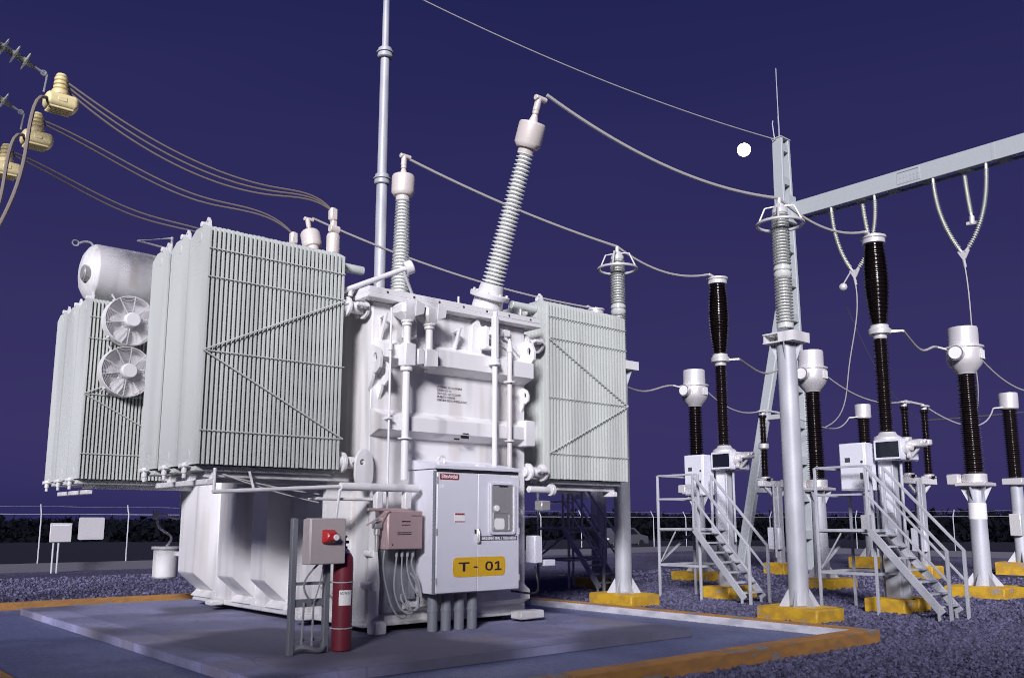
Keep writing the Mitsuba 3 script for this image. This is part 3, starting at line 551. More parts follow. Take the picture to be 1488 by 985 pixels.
# ================================================================== YARD EQUIPMENT
ORD = ['nearest, right-hand', 'middle', 'far, left-hand']
PHY = (-2.2, 2.35, 6.85)
def plinth(x, y, w, d, h, label, split=None):
    if split:
        k = thing('plinth', label, 'plinth')
        for s in split: part(k, 'block', box(x+s-w/4, x+s+w/4, y-d/2, y+d/2, G-.1, G+h, .03), 'm_yellow')
        return
    solo('plinth', box(x-w/2, x+w/2, y-d/2, y+d/2, G-.1, G+h, .035), 'm_yellow', label, 'plinth')
# surge arresters
def arrester(x, y, label, pl):
    plinth(x, y, 1.0, 1.35, .27, pl)
    k = thing('surge_arrester', label, 'surge arrester', None)
    z0 = G+.27
    part(k, 'pole', cat(cyl((x, y, z0), (x, y, 5.32), .195, 28)), 'm_galv')
    for a in np.arange(6)*np.pi/3+.3:
        d = np.array([math.cos(a), math.sin(a), 0])
        part(k, 'base_rib', plate([(.19, 0), (.40, 0), (.20, .34)], .02, (x, y, z0), d, EZ), 'm_galv', smooth=False)
    for a in np.arange(4)*np.pi/2+.4:
        d = np.array([math.cos(a), math.sin(a), 0]); part(k, 'head_rib', plate([(.19, 5.31), (.32, 5.31), (.19, 4.95)], .02, (x, y, 0), d, EZ), 'm_galv', smooth=False)
    hb = box(x-.30, x+.30, y-.36, y+.36, 5.32, 5.52, .01)
    part(k, 'top_bracket', cat(box(x-.30, x+.30, y-.36, y+.36, 5.32, 5.345), box(x-.30, x+.30, y-.36, y+.36, 5.50, 5.525), box(x-.3, x-.27, y-.36, y+.0, 5.345, 5.50), box(x-.3, x+.3, y-.36, y-.33, 5.345, 5.5), box(x+.27, x+.3, y-.33, y+.36, 5.345, 5.5), box(x-.27, x+.27, y+.33, y+.36, 5.345, 5.5)), 'm_white', smooth=False)
    part(k, 'counter', cat(box(x-.15, x-.05, y-.1, y+.1, 5.53, 5.66), box(x+.05, x+.15, y-.1, y+.1, 5.53, 5.66)), 'm_steelgrey')
    part(k, 'lower_insulator', lathe([(.17, 5.64), (.17, 5.74)]+sheds(5.74, 6.72, .12, .12, .185, .185, 15), (x, y, 0), EZ, 24), 'm_porc')
    part(k, 'joint', lathe([(.16, 6.72), (.185, 6.76), (.185, 6.82), (.155, 6.85), (.185, 6.88), (.18, 6.95), (.15, 6.98)], (x, y, 0), EZ, 24), 'm_porc')
    part(k, 'upper_insulator', lathe(sheds(6.98, 8.08, .12, .12, .185, .185, 17)+[(.16, 8.12), (.16, 8.2)], (x, y, 0), EZ, 24), 'm_porc')
    part(k, 'grading_ring', ring((x, y, 7.88), .47, .035, EZ, 48, 10), 'm_alu')
    for a in np.arange(4)*np.pi/2+.5:
        d = np.array([math.cos(a), math.sin(a), 0]); c = np.array([x, y, 0])
        part(k, 'ring_strut', tube([c+d*.46+[0, 0, 7.9], c+d*.30+[0, 0, 8.26], c+d*.1+[0, 0, 8.28]], .02, 8), 'm_alu')
    part(k, 'terminal', cat(cyl((x, y, 8.2), (x, y, 8.32), .14, 16, .10), cyl((x, y, 8.32), (x, y, 8.46), .05, 10)), 'm_alu')
arrester(8.55, PHY[0], 'ribbed grey surge arrester with ring, on the steel pole before the gantry column', 'yellow painted plinth under the nearest surge arrester pole, close to the kerb corner')
arrester(8.45, 2.35, 'ribbed grey surge arrester with a ring, rising behind the right radiator bank', 'yellow painted plinth of the arrester pole just right of the transformer')
# circuit breakers
def breaker(x, y, label, pl):
    plinth(x, y, 1.1, .9, .30, pl, split=(-.35, .30))
    k = thing('circuit_breaker', label, 'circuit breaker')
    part(k, 'column', cat(box(x-.17, x+.17, y-.17, y+.17, G+.05, 3.05, .015), box(x-.03, x+.03, y-.30, y+.30, G+.05, .5, .01)), 'm_galv')
    part(k, 'column_panel', cat(box(x-.182, x-.172, y-.12, y+.12, 1.9, 2.9), box(x-.19, x-.183, y-.08, y+.08, 2.68, 2.84)), 'm_cabinet')
    part(k, 'drive_rod', cat(cyl((x+.1, y+.36, .4), (x+.1, y+.36, 3.05), .04, 8), cyl((x-.05, y-.30, 1.2), (x-.05, y-.30, 3.05), .03, 8)), 'm_galv')
    h = part(k, 'mechanism_housing', box(x-.40, x+.40, y-.50, y+.12, 3.02, 3.48, .025), 'm_cabinet')
    part(h, 'glass_window', box(x-.42, x-.402, y-.46, y+.06, 3.08, 3.42, .006), 'm_glass')
    part(h, 'window_frame', cat(box(x-.425, x-.401, y-.49, y+.09, 3.42, 3.46), box(x-.425, x-.401, y-.49, y+.09, 3.04, 3.08), box(x-.425, x-.401, y-.495, y-.46, 3.08, 3.42), box(x-.425, x-.401, y+.06, y+.095, 3.08, 3.42)), 'm_cabinet', smooth=False)
    part(h, 'crank_gear', cat(cyl((x-.2, y-.50, 3.28), (x-.2, y-.60, 3.28), .14, 16), cyl((x-.2, y-.60, 3.28), (x-.2, y-.66, 3.28), .07, 12), box(x-.1, x+.2, y-.82, y-.5, 3.30, 3.46, .03), bar((x+.05, y-.5, 3.1), (x+.05, y-.85, 3.45), .06), cyl((x-.24, y-.56, 3.10), (x-.24, y-.64, 3.10), .06, 10)), 'm_alu')
    cb = part(k, 'control_box', box(x-.62, x-.18, y+.20, y+.82, 2.38, 3.42, .015), 'm_cabinet')
    part(cb, 'door', box(x-.645, x-.622, y+.23, y+.79, 2.41, 3.39, .008), 'm_cabinet')
    part(cb, 'lock', cat(box(x-.652, x-.646, y+.27, y+.33, 2.62, 2.76), cyl((x-.646, y+.28, 3.0), (x-.655, y+.28, 3.0), .03, 10), box(x-.652, x-.646, y+.55, y+.67, 3.0, 3.1)), 'm_dark')
    part(k, 'lower_flange', lathe([(.30, 3.48), (.30, 3.54), (.2, 3.60), (.17, 3.66)], (x, y-.02, 0), EZ, 20), 'm_alu')
    part(k, 'support_insulator', lathe(sheds(3.66, 5.78, .115, .115, .165, .165, 44, .016), (x, y, 0), EZ, 24), 'm_brown')
    t = part(k, 'middle_terminal', cat(lathe([(.13, 5.76), (.15, 5.80), (.15, 5.86), (.24, 5.88), (.25, 5.98), (.2, 6.02), (.2, 6.08)], (x, y, 0), EZ, 24), bar((x, y, 5.93), (x+.25, y-.42, 5.93), .09, .05)), 'm_alu')
    n = 42; pr = []
    for q in range(n):
        tt = (q+.5)/n; R = .185+.065*math.sin(math.pi*min(1, tt*1.02)**1.05)+.035*tt; s = 6.08+1.90*q/n; p_ = 1.90/n
        pr += [(R-.05, s+.05*p_), (R-.05, s+.3*p_), (R-(.012 if q % 2 else 0), s+.62*p_), (R-.012, s+.75*p_), (R-.05, s+.95*p_)]
    part(k, 'interrupter', lathe(pr, (x, y, 0), EZ, 28), 'm_brown')
    part(k, 'top_cap', cat(lathe([(.22, 7.98), (.25, 8.0), (.25, 8.10), (.28, 8.12), (.28, 8.17), (.2, 8.18)], (x, y, 0), EZ, 24), bar((x-.1, y, 8.15), (x-.36, y+.02, 8.22), .1, .06)), 'm_alu')
breaker(11.7, -2.62, 'tallest dark brown circuit breaker with glass-fronted housing, behind the nearest staircase', 'pair of yellow plinth blocks at the foot of the nearest staircase and circuit breaker')
breaker(11.9, 1.9, 'dark brown circuit breaker left of the gantry column, above the second staircase', 'pair of yellow plinth blocks under the circuit breaker left of the tall arrester pole')
breaker(12.0, 6.55, 'circuit breaker mostly hidden behind the right radiator bank, by the farthest staircase', 'pair of yellow plinth blocks below the right radiator bank at the farthest staircase')
# access platforms with stairs
def platform(y, label):
    k = thing('access_platform', label, 'access platform')
    X0, X1, ya, yb, zd, zr = 10.65, 12.1, y-.05, y+1.25, 1.52, 2.88
    s = .055
    for px_, py_ in ((X0, yb), (X0, ya), (X1, yb), (X1, ya)):
        part(k, 'post', box(px_-s/2, px_+s/2, py_-s/2, py_+s/2, G-.02, zr if px_ == X0 or py_ == yb else zd, .004), 'm_galv')
    part(k, 'deck', box(X0+.03, X1-.03, ya+.03, yb-.03, zd-.05, zd-.01), 'm_galv')
    for z in (zd, .62): part(k, 'deck_frame', cat(bar((X0, ya+.028, z), (X0, yb-.028, z), .045, .06), bar((X1, ya+.028, z), (X1, yb-.028, z), .045, .06), bar((X0+.028, yb, z), (X1-.028, yb, z), .045, .06), bar((X0+.028, ya, z), (X1-.028, ya, z), .045, .06)), 'm_galv')
    for z in (zr, 2.28):
        part(k, 'guard_rail', cat(bar((X0, ya+.028, z), (X0, yb-.028, z), .045), bar((X0+.028, yb, z), (X1-.028, yb, z), .045)), 'm_galv')
    part(k, 'diagonal_brace', bar((X0+.05, yb, .70), (X1-.05, yb, 1.46), .05), 'm_galv')
    part(k, 'diagonal_brace', bar((X0, yb-.05, .70), (X0, ya+.75, 1.46), .03), 'm_galv')
    # stairs descending towards -Y
    xs0, xs1, y0, y1 = 10.42, 11.18, ya-.03, ya-1.42
    for xs in (xs0, xs1):
        part(k, 'stringer', bar((xs, y0, zd), (xs, y1, .0+G+.14), .045, .16), 'm_galv')
        hr = np.array([[xs, y0+.02, zr-.02], [xs, y1-.16, 1.14]])
        part(k, 'handrail', bar(hr[0], hr[1], .055), 'm_galv')
        part(k, 'mid_rail', bar((xs, y0, zr-.62), (xs, y1-.14, .56), .045), 'm_galv')
        part(k, 'stair_post', box(xs-.03, xs+.03, y1-.19, y1-.13, G-.02, 1.16, .004), 'm_galv')
        part(k, 'stair_post', box(xs-.025, xs+.025, y0-.01, y0+.04, zd, zr, .004), 'm_galv')
        part(k, 'foot_post', box(xs-.025, xs+.025, y1+.05, y1+.10, G-.02, .1, .004), 'm_galv')
    for q in range(7):
        t = (q+.5)/7; yy = y0+(y1-y0)*t; zz = zd+(.0+G+.14-zd)*t
        part(k, 'tread', box(xs0+.025, xs1-.025, yy-.12, yy+.1, zz-.0, zz+.035, .004), 'm_galv')
platform(-2.68, 'galvanised platform with stairs at the nearest, rightmost circuit breaker')
platform(1.86, 'galvanised platform with stairs left of the tall arrester pole')
platform(6.5, 'galvanised platform with stairs seen below the right radiator bank')
# current transformers
def ct(x, y, label, pl, band=False):
    plinth(x, y, 1.3, 1.5, .28, pl)
    k = thing('current_transformer', label, 'current transformer')
    part(k, 'pole', cyl((x, y, G+.26), (x, y, 2.62), .225, 24, .205), 'm_galv')
    for a in np.arange(6)*np.pi/3:
        d = np.array([math.cos(a), math.sin(a), 0])
        part(k, 'base_rib', plate([(.2, 0), (.48, 0), (.22, .34)], .025, (x, y, G+.27), d, EZ), 'm_galv', smooth=False)
        part(k, 'head_rib', plate([(.19, 2.60), (.38, 2.60), (.19, 2.2)], .02, (x, y, 0), d, EZ), 'm_galv', smooth=False)
    if band: part(k, 'paper_band', cyl((x, y, 1.75), (x, y, 2.2), .222, 24), 'm_label')
    part(k, 'base_tank', cat(box(x-.38, x+.38, y-.38, y+.38, 2.62, 2.72, .02), cyl((x, y, 2.72), (x, y, 2.95), .30, 20), box(x-.3, x+.1, y+.30, y+.62, 2.66, 2.95, .03)), 'm_alu')
    part(k, 'insulator', lathe(sheds(2.95, 5.62, .20, .18, .275, .245, 46, .02), (x, y, 0), EZ, 28), 'm_brown')
    part(k, 'head_bowl', lathe([(.22, 5.60), (.25, 5.66), (.40, 5.84), (.455, 6.0), (.46, 6.25), (.44, 6.30)], (x, y, 0), EZ, 32), 'm_alu')
    part(k, 'head_rim', lathe([(.44, 6.295), (.49, 6.305), (.49, 6.35), (.44, 6.36)], (x, y, 0), EZ, 32), 'm_alu')
    part(k, 'head_dome', lathe([(.375, 6.36), (.375, 6.84), (.355, 6.88), (.2, 6.885)], (x, y, 0), EZ, 32), 'm_alu')
    part(k, 'primary_terminal', cat(cyl((x-.36, y, 6.12), (x-.60, y-.02, 6.12), .19, 24), bar((x-.3, y+.3, 6.28), (x-.6, y+.45, 6.34), .08, .05)), 'm_alu')
    part(k, 'terminal_rim', cyl((x-.60, y-.02, 6.12), (x-.612, y-.02, 6.12), .20, 24), 'm_steelgrey'); part(k, 'terminal_cover', cyl((x-.612, y-.02, 6.12), (x-.64, y-.022, 6.12), .165, 24), 'm_label')
    part(k, 'rating_plate', box(x-.12, x+.12, y-.475, y-.455, 5.98, 6.22, .004), 'm_label')
ct(17.2, -2.17, 'large silver-headed current transformer on the right, on a round pole with a paper band', 'yellow plinth under the large current transformer at the right edge side', True)
ct(17.1, 2.35, 'silver-headed current transformer just right of the gantry column', 'yellow plinth of the current transformer right of the tall arrester pole')
ct(17.2, 6.9, 'silver-headed current transformer left of the second circuit breaker', 'yellow plinth of the leftmost current transformer, under the second platform')
# voltage transformers
def vt(x, y, label, pl, zt=6.45):
    plinth(x, y, 1.3, 1.5, .45, pl)
    k = thing('voltage_transformer', label, 'voltage transformer')
    part(k, 'pole', cyl((x, y, G+.4), (x, y, 3.05), .22, 20), 'm_galv')
    for a in np.arange(4)*np.pi/2+.4:
        d = np.array([math.cos(a), math.sin(a), 0]); part(k, 'base_rib', plate([(.2, 0), (.5, 0), (.22, .4)], .03, (x, y, G+.44), d, EZ), 'm_galv', smooth=False)
    part(k, 'base_tank', box(x-.36, x+.36, y-.36, y+.36, 3.05, 3.3, .03), 'm_alu'); part(k, 'terminal_box', box(x-.4, x-.22, y-.2, y+.2, 1.2, 2.0, .02), 'm_alu')
    part(k, 'insulator', lathe(sheds(3.3, zt-.62, .2, .2, .275, .275, 36, .02), (x, y, 0), EZ, 24), 'm_brown')
    part(k, 'head', lathe([(.29, zt-.62), (.33, zt-.58), (.34, zt-.06), (.32, zt), (.1, zt+.005)], (x, y, 0), EZ, 28), 'm_alu')
    part(k, 'side_terminal', bar((x-.3, y+.1, zt-.55), (x-.55, y+.35, zt-.58), .07, .05), 'm_alu')
vt(28.6, 1.05, 'dark insulator voltage transformer cut by the right edge of the view', 'yellow plinth at the right edge under the voltage transformer', 6.5)
vt(29.4, 7.3, 'small far voltage transformer between the gantry column and the tallest breaker', 'small yellow plinth far behind the nearest platform', 6.75)
# disconnect switches: two post insulators on a beam, with a pole of square tube
def disconnector(x, y, label, pl):
    plinth(x+.7, y, .9, .9, .42, pl)
    k = thing('disconnect_switch', label, 'disconnect switch')
    part(k, 'post', cat(box(x+.55, x+.85, y-.15, y+.15, G+.1, 3.0, .02)), 'm_galv')
    part(k, 'beam', cat(box(x-.35, x+1.85, y-.12, y+.12, 3.0, 3.22, .015), bar((x+.7, y, 2.5), (x+1.5, y, 3.0), .09), bar((x+.7, y, 2.5), (x-.1, y, 3.0), .09)), 'm_white')
    part(k, 'drive_pipe', cyl((x+.2, y-.2, .4), (x+.2, y-.2, 3.1), .05, 8), 'm_galv')
    part(k, 'drive_box', box(x+.35, x+.54, y-.25, y+.25, .7, 1.5, .02), 'm_cabinet')
    for d in (0, 1.5):
        part(k, 'post_insulator', lathe([(.2, 3.22), (.2, 3.3)]+sheds(3.3, 4.38, .10, .10, .15, .15, 20)+[(.15, 4.40), (.18, 4.43), (.18, 4.58), (.15, 4.62)]+sheds(4.62, 5.55, .09, .09, .135, .135, 18)+[(.15, 5.57), (.15, 5.66)], (x+d, y, 0), EZ, 20), 'm_brown')
        part(k, 'insulator_joint', lathe([(.155, 4.39), (.19, 4.43), (.19, 4.57), (.155, 4.61)], (x+d, y, 0), EZ, 20), 'm_alu')
        part(k, 'turning_base', cat(box(x+d-.3, x+d+.3, y-.15, y+.15, 3.223, 3.30, .02), cyl((x+d, y, 3.3), (x+d, y, 3.36), .18, 14)), 'm_alu')
        part(k, 'contact', cat(cyl((x+d, y, 5.66), (x+d, y, 5.78), .1, 12), box(x+d-.22, x+d+.22, y-.12, y+.06, 5.76, 5.84, .02)), 'm_alu')
    part(k, 'blade', bar((x+.1, y, 5.86), (x+1.45, y, 5.84), .1, .07), 'm_alu')
disconnector(21.5, 7.1, 'disconnect switch with dark posts beside the gantry column, behind the arrester pole', 'yellow plinth of the disconnect switch left of the tall arrester pole, far back')
disconnector(23.0, 2.38, 'disconnect switch with two dark posts just right of the tallest breaker', 'yellow plinth far back, right of the nearest staircase')
# gantry
gn = thing('gantry', 'tall grey steel gantry column carrying a long beam to the right', 'gantry')
cx, cy = 25.0, 7.9
for s in (-1, 1): part(gn, 'column_chord', bar((cx+s*.60, cy, G), (cx+s*.25, cy, 17.9), .46, .15), 'm_beam')
for k_ in range(12):
    z = 1.2+k_*1.48; w = .60-.35*(z/18)
    part(gn, 'batten', box(cx-w+.06, cx+w-.06, cy-.21, cy+.21, z-.17, z+.17), 'm_beam')
part(gn, 'cap_plate', box(cx-.36, cx+.36, cy-.25, cy+.25, 17.89, 17.95, .01), 'm_beam')
part(gn, 'strut', bar((cx-.1, cy+2.85, G), (cx-.1, cy+.35, 10.4), .30, .42), 'm_beam')
for z in (3.0, 6.0):
    t = (z-G)/(10.4-G); part(gn, 'strut_tie', bar((cx-.1, cy+2.85-2.5*t-.1, z), (cx-.1, cy+.2, z), .14, .2), 'm_beam')
bx0 = cy+.3
part(gn, 'beam', cat(box(cx-.08, cx-.02, -14, bx0, 14.30, 14.96, .01), box(cx-.02, cx+.55, -14, bx0, 14.90, 14.96), box(cx-.02, cx+.06, -14, bx0, 14.30, 14.36)), 'm_beam', smooth=False)
part(gn, 'back_flange', box(cx+.47, cx+.55, -14, bx0, 14.30, 14.40, .005), 'm_beam')
part(gn, 'joint_plate', box(cx-.3, cx+.3, cy-.40, cy-.24, 14.1, 15.3, .01), 'm_beam')
part(gn, 'beam_splice', box(cx-.092, cx-.081, -.62, -.5, 14.31, 14.95), 'm_beam')
for k_ in range(16):
    y = bx0-.9-k_*1.35; part(gn, 'beam_tie', box(cx+.07, cx+.46, y-.22, y+.22, 14.304, 14.36), 'm_beam')
part(gn, 'beam_sign', box(cx-.10, cx-.083, 2.05, 2.95, 14.40, 14.90, .004), 'm_beam')
part(gn, 'sign_frame', box(cx-.11, cx-.101, 2.1, 2.9, 14.83, 14.86), 'm_steelgrey')
for i in range(6):
    for j in range(2): part(gn, 'sign_letter', box(cx-.108, cx-.101, 2.12+.13*i, 2.18+.13*i, 14.46+.16*j, 14.56+.16*j), 'm_galv', smooth=False)
part(gn, 'lightning_rod', cat(cyl((cx-.1, cy, 17.8), (cx-.1, cy, 19.0), .03, 6), cyl((cx-.1, cy, 19.0), (cx-.1, cy, 21.2), .02, 6), tube([(cx-.3, cy+.1, 17.8), (cx-.36, cy+.14, 18.6), (cx-.3, cy+.15, 18.75)], .025, 6)), 'm_galv')
# insulator strings under the beam
def rod_string(path, label, n, R=.085, group=None, hang=0):
    p = smoothpath(path, 8); d = np.r_[0, np.cumsum(np.linalg.norm(np.diff(p, axis=0), axis=1))]
    k = thing('insulator_string', label, 'insulator', group)
    part(k, 'rod', tube(p, .03, 6), 'm_insul')
    ms = []; L = d[-1]
    for q in range(n):
        s = L*(.06+.88*(q+.5)/n); i = min(np.searchsorted(d, s), len(p)-1); t = p[i]-p[i-1]; c = p[i-1]+t*((s-d[i-1])/(d[i]-d[i-1]))
        ms.append(lathe([(.025, -.02), (R, .0), (R*.96, .014), (.03, .03)], c, t, 12))
    part(k, 'disc_sheds', cat(*ms), 'm_insul')
    part(k, 'end_fitting', cyl(p[0], p[0]+(p[1]-p[0])/np.linalg.norm(p[1]-p[0])*.2, .05, 8), 'm_alu'); part(k, 'end_fitting', cyl(p[-1], p[-2]+(p[-2]-p[-1])*.5, .05, 8), 'm_alu')
    return k
BZ = 14.30
rod_string([(25, 5.76, BZ), (25, 5.62, 13.0), (25, 5.3, 12.0), (25, 5.0, 11.45)], 'left leg of the V-shaped insulator pair nearest the gantry column', 34)
rod_string([(25, 3.92, BZ), (25, 4.02, 13.0), (25, 4.4, 12.0), (25, 4.86, 11.45)], 'right leg of the V-shaped insulator pair nearest the gantry column', 34)
rod_string([(25.3, 4.58, BZ), (25.3, 4.5, 13.4), (25.3, 4.40, 12.75)], 'short insulator hanging between the legs of the V nearest the column', 20)
rod_string([(25, 1.63, BZ), (25, 1.5, 13.0), (25, 1.15, 11.9), (25, .82, 11.25)], 'left leg of the V-shaped insulator pair farther right on the beam', 34)
rod_string([(25, -.25, BZ), (25, -.12, 13.0), (25, .25, 11.9), (25, .70, 11.25)], 'right leg of the V-shaped insulator pair farther right on the beam', 34)
rod_string([(25.3, .63, BZ), (25.3, .58, 13.4), (25.3, .50, 12.6)], 'short insulator hanging inside the right-hand V with a clamp at its end', 20)
for y, z in ((4.93, 11.4), (.76, 11.2)):
    lab = 'yoke plate joining the insulator V nearest the column' if y > 3 else 'yoke plate joining the insulator V on the right'
    solo('yoke_plate', cat(plate([(-.22, .1), (.22, .1), (.06, -.2), (-.06, -.2)], .04, (25, y, z), (0, 1, 0), EZ), cyl((24.95, y, z-.2), (25.05, y, z-.5), .05, 8)), 'm_alu', lab, 'yoke plate')
solo('corona_ball', cat(trimesh.creation.icosphere(2, .16).apply_translation((25, 5.45, 10.9)), tube([(25, 5.45, 11.0), (25, 5.1, 11.45)], .03, 6)), 'm_alu', 'small white ball hanging left of the yoke nearest the column', 'corona ball')
solo('line_clamp', cat(cyl((25.3, .5, 12.6), (25.3, .5, 12.3), .09, 10), bar((25.3, .7, 12.35), (25.3, .3, 12.3), .12)), 'm_alu', 'small clamp at the lower end of the short right-hand insulator', 'clamp')
# lightning mast behind the transformer
ms_ = thing('lightning_mast', 'slim tapered steel mast rising behind the transformer out of the picture', 'mast')
mx, my = 7.6, 12.0
part(ms_, 'shaft', cyl((mx, my, G), (mx, my, 12.9), .20, 20, .185), 'm_galv'); part(ms_, 'shaft', cyl((mx, my, 12.9), (mx, my, 17.4), .165, 20, .15), 'm_galv'); part(ms_, 'shaft', cyl((mx, my, 17.4), (mx, my, 23), .12, 20, .09), 'm_galv')
for z in (12.9, 17.4): part(ms_, 'flange', cat(cyl((mx, my, z-.20), (mx, my, z+.16), .26, 20, .24), ring((mx, my, z), .27, .03, EZ, 24, 6)), 'm_galv')
# ------------------------------------------------------------------ conductors
def wire(pts, r, label, m='m_wire', name='conductor', category='wire'): return solo(name, tube(pts, r, 7), m, label, category)
b1, b2, b3 = np.array(B1)+[.15, -.05, .1], np.array(B2)+[.15, 0, .1], np.array(B3)+[.15, .05, .1]
wire(sag(b1, (8.55, -2.2, 8.46), .38), .032, 'sagging line from the leaning front bushing to the nearest surge arrester')
wire(sag(b2, (8.45, 2.35, 8.46), .12), .032, 'sagging line from the upright middle bushing to the arrester behind the radiator')
wire(sag(b3, (12.0, 6.55, 8.2), .30, 36), .032, 'line from the farthest bushing passing behind the leaning bushing')
wire(sag((8.55, -2.2, 8.46), (11.35, -2.6, 8.22), .28), .03, 'short line from the nearest arrester to the tallest breaker top')
wire(sag((8.45, 2.35, 8.46), (11.55, 1.92, 8.22), .30), .03, 'short line from the middle arrester to the second breaker top')
for xb, yb, xc, yc, lab in ((11.7, -2.62, 17.2, -2.17, 'line from the tallest breaker to the large right current transformer'), (11.9, 1.9, 17.1, 2.35, 'line from the second breaker past the arrester pole to the middle current transformer'), (12.0, 6.55, 17.2, 6.9, 'line emerging behind the right radiator bank to the leftmost current transformer')):
    a, b = np.array((xb+.25, yb-.42, 5.93)), np.array((xc-.6, yc+.45, 6.34))
    wire(smoothpath([a, a+(b-a)*.22+[0, 0, -.17], a+(b-a)*.48+[0, 0, -.27], a+(b-a)*.78+[0, 0, -.10], b]), .03, lab)
wire(sag((17.65, 6.8, 6.25), (21.4, 7.1, 5.82), .35), .025, 'line from the leftmost current transformer to the disconnect switch by the column')
wire(sag((17.55, 2.25, 6.25), (22.9, 2.38, 5.82), .35), .025, 'line from the middle current transformer to the right-hand disconnect switch')
wire(sag((17.65, -2.27, 6.25), (23, -2.3, 5.8), .5), .025, 'line leaving the large right current transformer towards the right edge')
wire(smoothpath([(24.55, 2.38, 5.82), (26, 2.0, 5.3), (27.2, 1.6, 5.25), (28.05, 1.4, 5.92)]), .025, 'line from the right-hand disconnect switch to the edge voltage transformer')
wire(smoothpath([(23.05, 7.1, 5.84), (25, 6.9, 5.5), (27, 7.2, 5.55), (28.85, 7.65, 6.17)]), .025, 'line from the column disconnect switch to the small far voltage transformer')
wire(smoothpath([(25, 4.93, 10.95), (25.05, 5.0, 9.6), (25.3, 5.6, 7.6), (25.6, 6.2, 6.0), (25.7, 6.95, 5.50)]), .022, 'long drop wire below the V nearest the column')
wire(smoothpath([(25, .76, 10.75), (25, .70, 9.4), (25.4, .85, 7.4), (26.2, 1.2, 5.9), (26.7, 1.75, 5.25)]), .022, 'long drop wire below the V on the right')
SHIELD_END, SHIELD_SAG = (7.75, 11.9, 19.95), .45
wire(sag((cx-.2, cy, 17.85), SHIELD_END, SHIELD_SAG, 30), .022, 'thin shield wire from the gantry top to the upper left')
wire(sag((30, 5.0, 5.9), (34, -6, 7.0), .25), .035, 'dark bare line crossing low in the sky at the right edge', 'm_dark')
wire(sag((30, 5.0, 5.9), (26.5, 6.2, 10.6), .9), .015, 'thin dark wire rising from the low dark line behind the tallest breaker', 'm_dark')
# low-voltage line on the left
LINE = [(2.65, [(-4.28, 8.68), (-3.05, 8.10), (-1.85, 7.79), (-.54, 7.76), (.32, 7.80), (.66, 7.66)], 3, 'uppermost', 'nearest'), (4.28, [(-4.25, 8.62), (-2.52, 8.13), (-1.19, 7.88), (.26, 7.81), (.66, 7.60)], 2, 'middle', 'middle'), (5.9, [(-4.39, 8.54), (-2.78, 8.05), (-1.97, 7.86), (-.98, 7.80), (.66, 7.52)], 2, 'lowest', 'leftmost')]
for y, q, n, wh, wc in LINE:
    k = thing('cable_bundle', f'{wh} bundle of parallel power cables sagging from the left clamps to the transformer', 'cable bundle')
    base = smoothpath([(a, y, b) for a, b in q], 8); t = np.linspace(0, 1, len(base))[:, None]
    for i in range(n):
        o = (i-(n-1)/2); w = np.sin(np.pi*np.clip(t, 0, 1))**.6
        part(k, 'cable', tube(base+np.hstack([0*t, -.05*o*(w+.35*(1-t)), (.075*o)*(w*.9+.5*(1-t))]), .017, 7), 'm_cable')
    X, Zc = q[0][0]-.02, q[0][1]
    k = thing('line_clamp', f'{wc} cream ribbed cable clamp hanging at the end of the left insulators', 'clamp')
    hb = []
    for sx in (-.15, .17):
        for sy in (-.09, .09):
            for sz in (-.035, .035): hb.append(np.array(trimesh.creation.icosphere(2, .085).vertices)+[X+.02+sx, y+sy, Zc-.36+sz])
    part(k, 'body', trimesh.convex.convex_hull(np.vstack(hb)), 'm_cream', smooth=True)
    part(k, 'rib_neck', lathe([(.13, -.24), (.13, -.17), (.08, -.16), (.11, -.13), (.11, -.09), (.07, -.08), (.105, -.06), (.105, -.02), (.07, -.01), (.10, .01), (.10, .05), (.07, .06), (.09, .08), (.07, .12), (.0, .13)], (X+.01, y, Zc), EZ, 20), 'm_cream')
    part(k, 'jaw', cat(box(X-.06, X+.10, y-.185, y-.14, Zc-.41, Zc-.31, .02), *[box(X-.16, X+.20, y-.13+.065*i, y-.10+.065*i, Zc-.50, Zc-.46, .008) for i in range(5)]), 'm_cream')
    k2 = thing('insulator_string', f'{wc} disc insulator string leading to the cream clamp at top left', 'insulator')
    a, b = np.array((X-.22, y, Zc+.05)), np.array((-6.1, y, 9.35)); d = b-a
    part(k2, 'rod', tube([a+d*.08, a+d*.17, b], [.02, .05, .05], 10), 'm_insul')
    part(k2, 'end_link', cat(tube([a, a+d*.1], .022, 6), ring(a+d*.02, .04, .012, (0, 1, 0), 12, 6)), 'm_galv')
    for i in range(9):
        c = a+d*(.19+.10*i); part(k2, 'disc', lathe([(.05, -.022), (.14, -.012), (.16, .0), (.14, .010), (.05, .022)], c, d, 20), 'm_insul')
    part(k2, 'chain_link', tube([a+[.02, 0, 0], a+[-.01, 0, -.3]], .014, 6), 'm_galv')
    wire(smoothpath([(X-.10, y-.05, Zc-.42), (X-.28, y-.2, Zc-.42), (X-.42, y-.35, Zc-.75), (X-.50, y-.5, Zc-1.5), (X-.75, y-.9, Zc-2.6), (X-1.35, y-1.4, Zc-4.0)]), .03, f'drop cable curving down from the {wc} cream clamp', 'm_cable', 'drop_cable', 'cable')
lg = thing('line_portal', 'steel portal beam that holds the three left insulator strings, outside the left edge', 'portal')
part(lg, 'beam', box(-6.3, -6.1, 1.2, 9.0, 9.25, 9.5, .02), 'm_galv'); part(lg, 'post', box(-6.35, -6.05, 9.0, 9.3, G, 9.5, .02), 'm_galv')

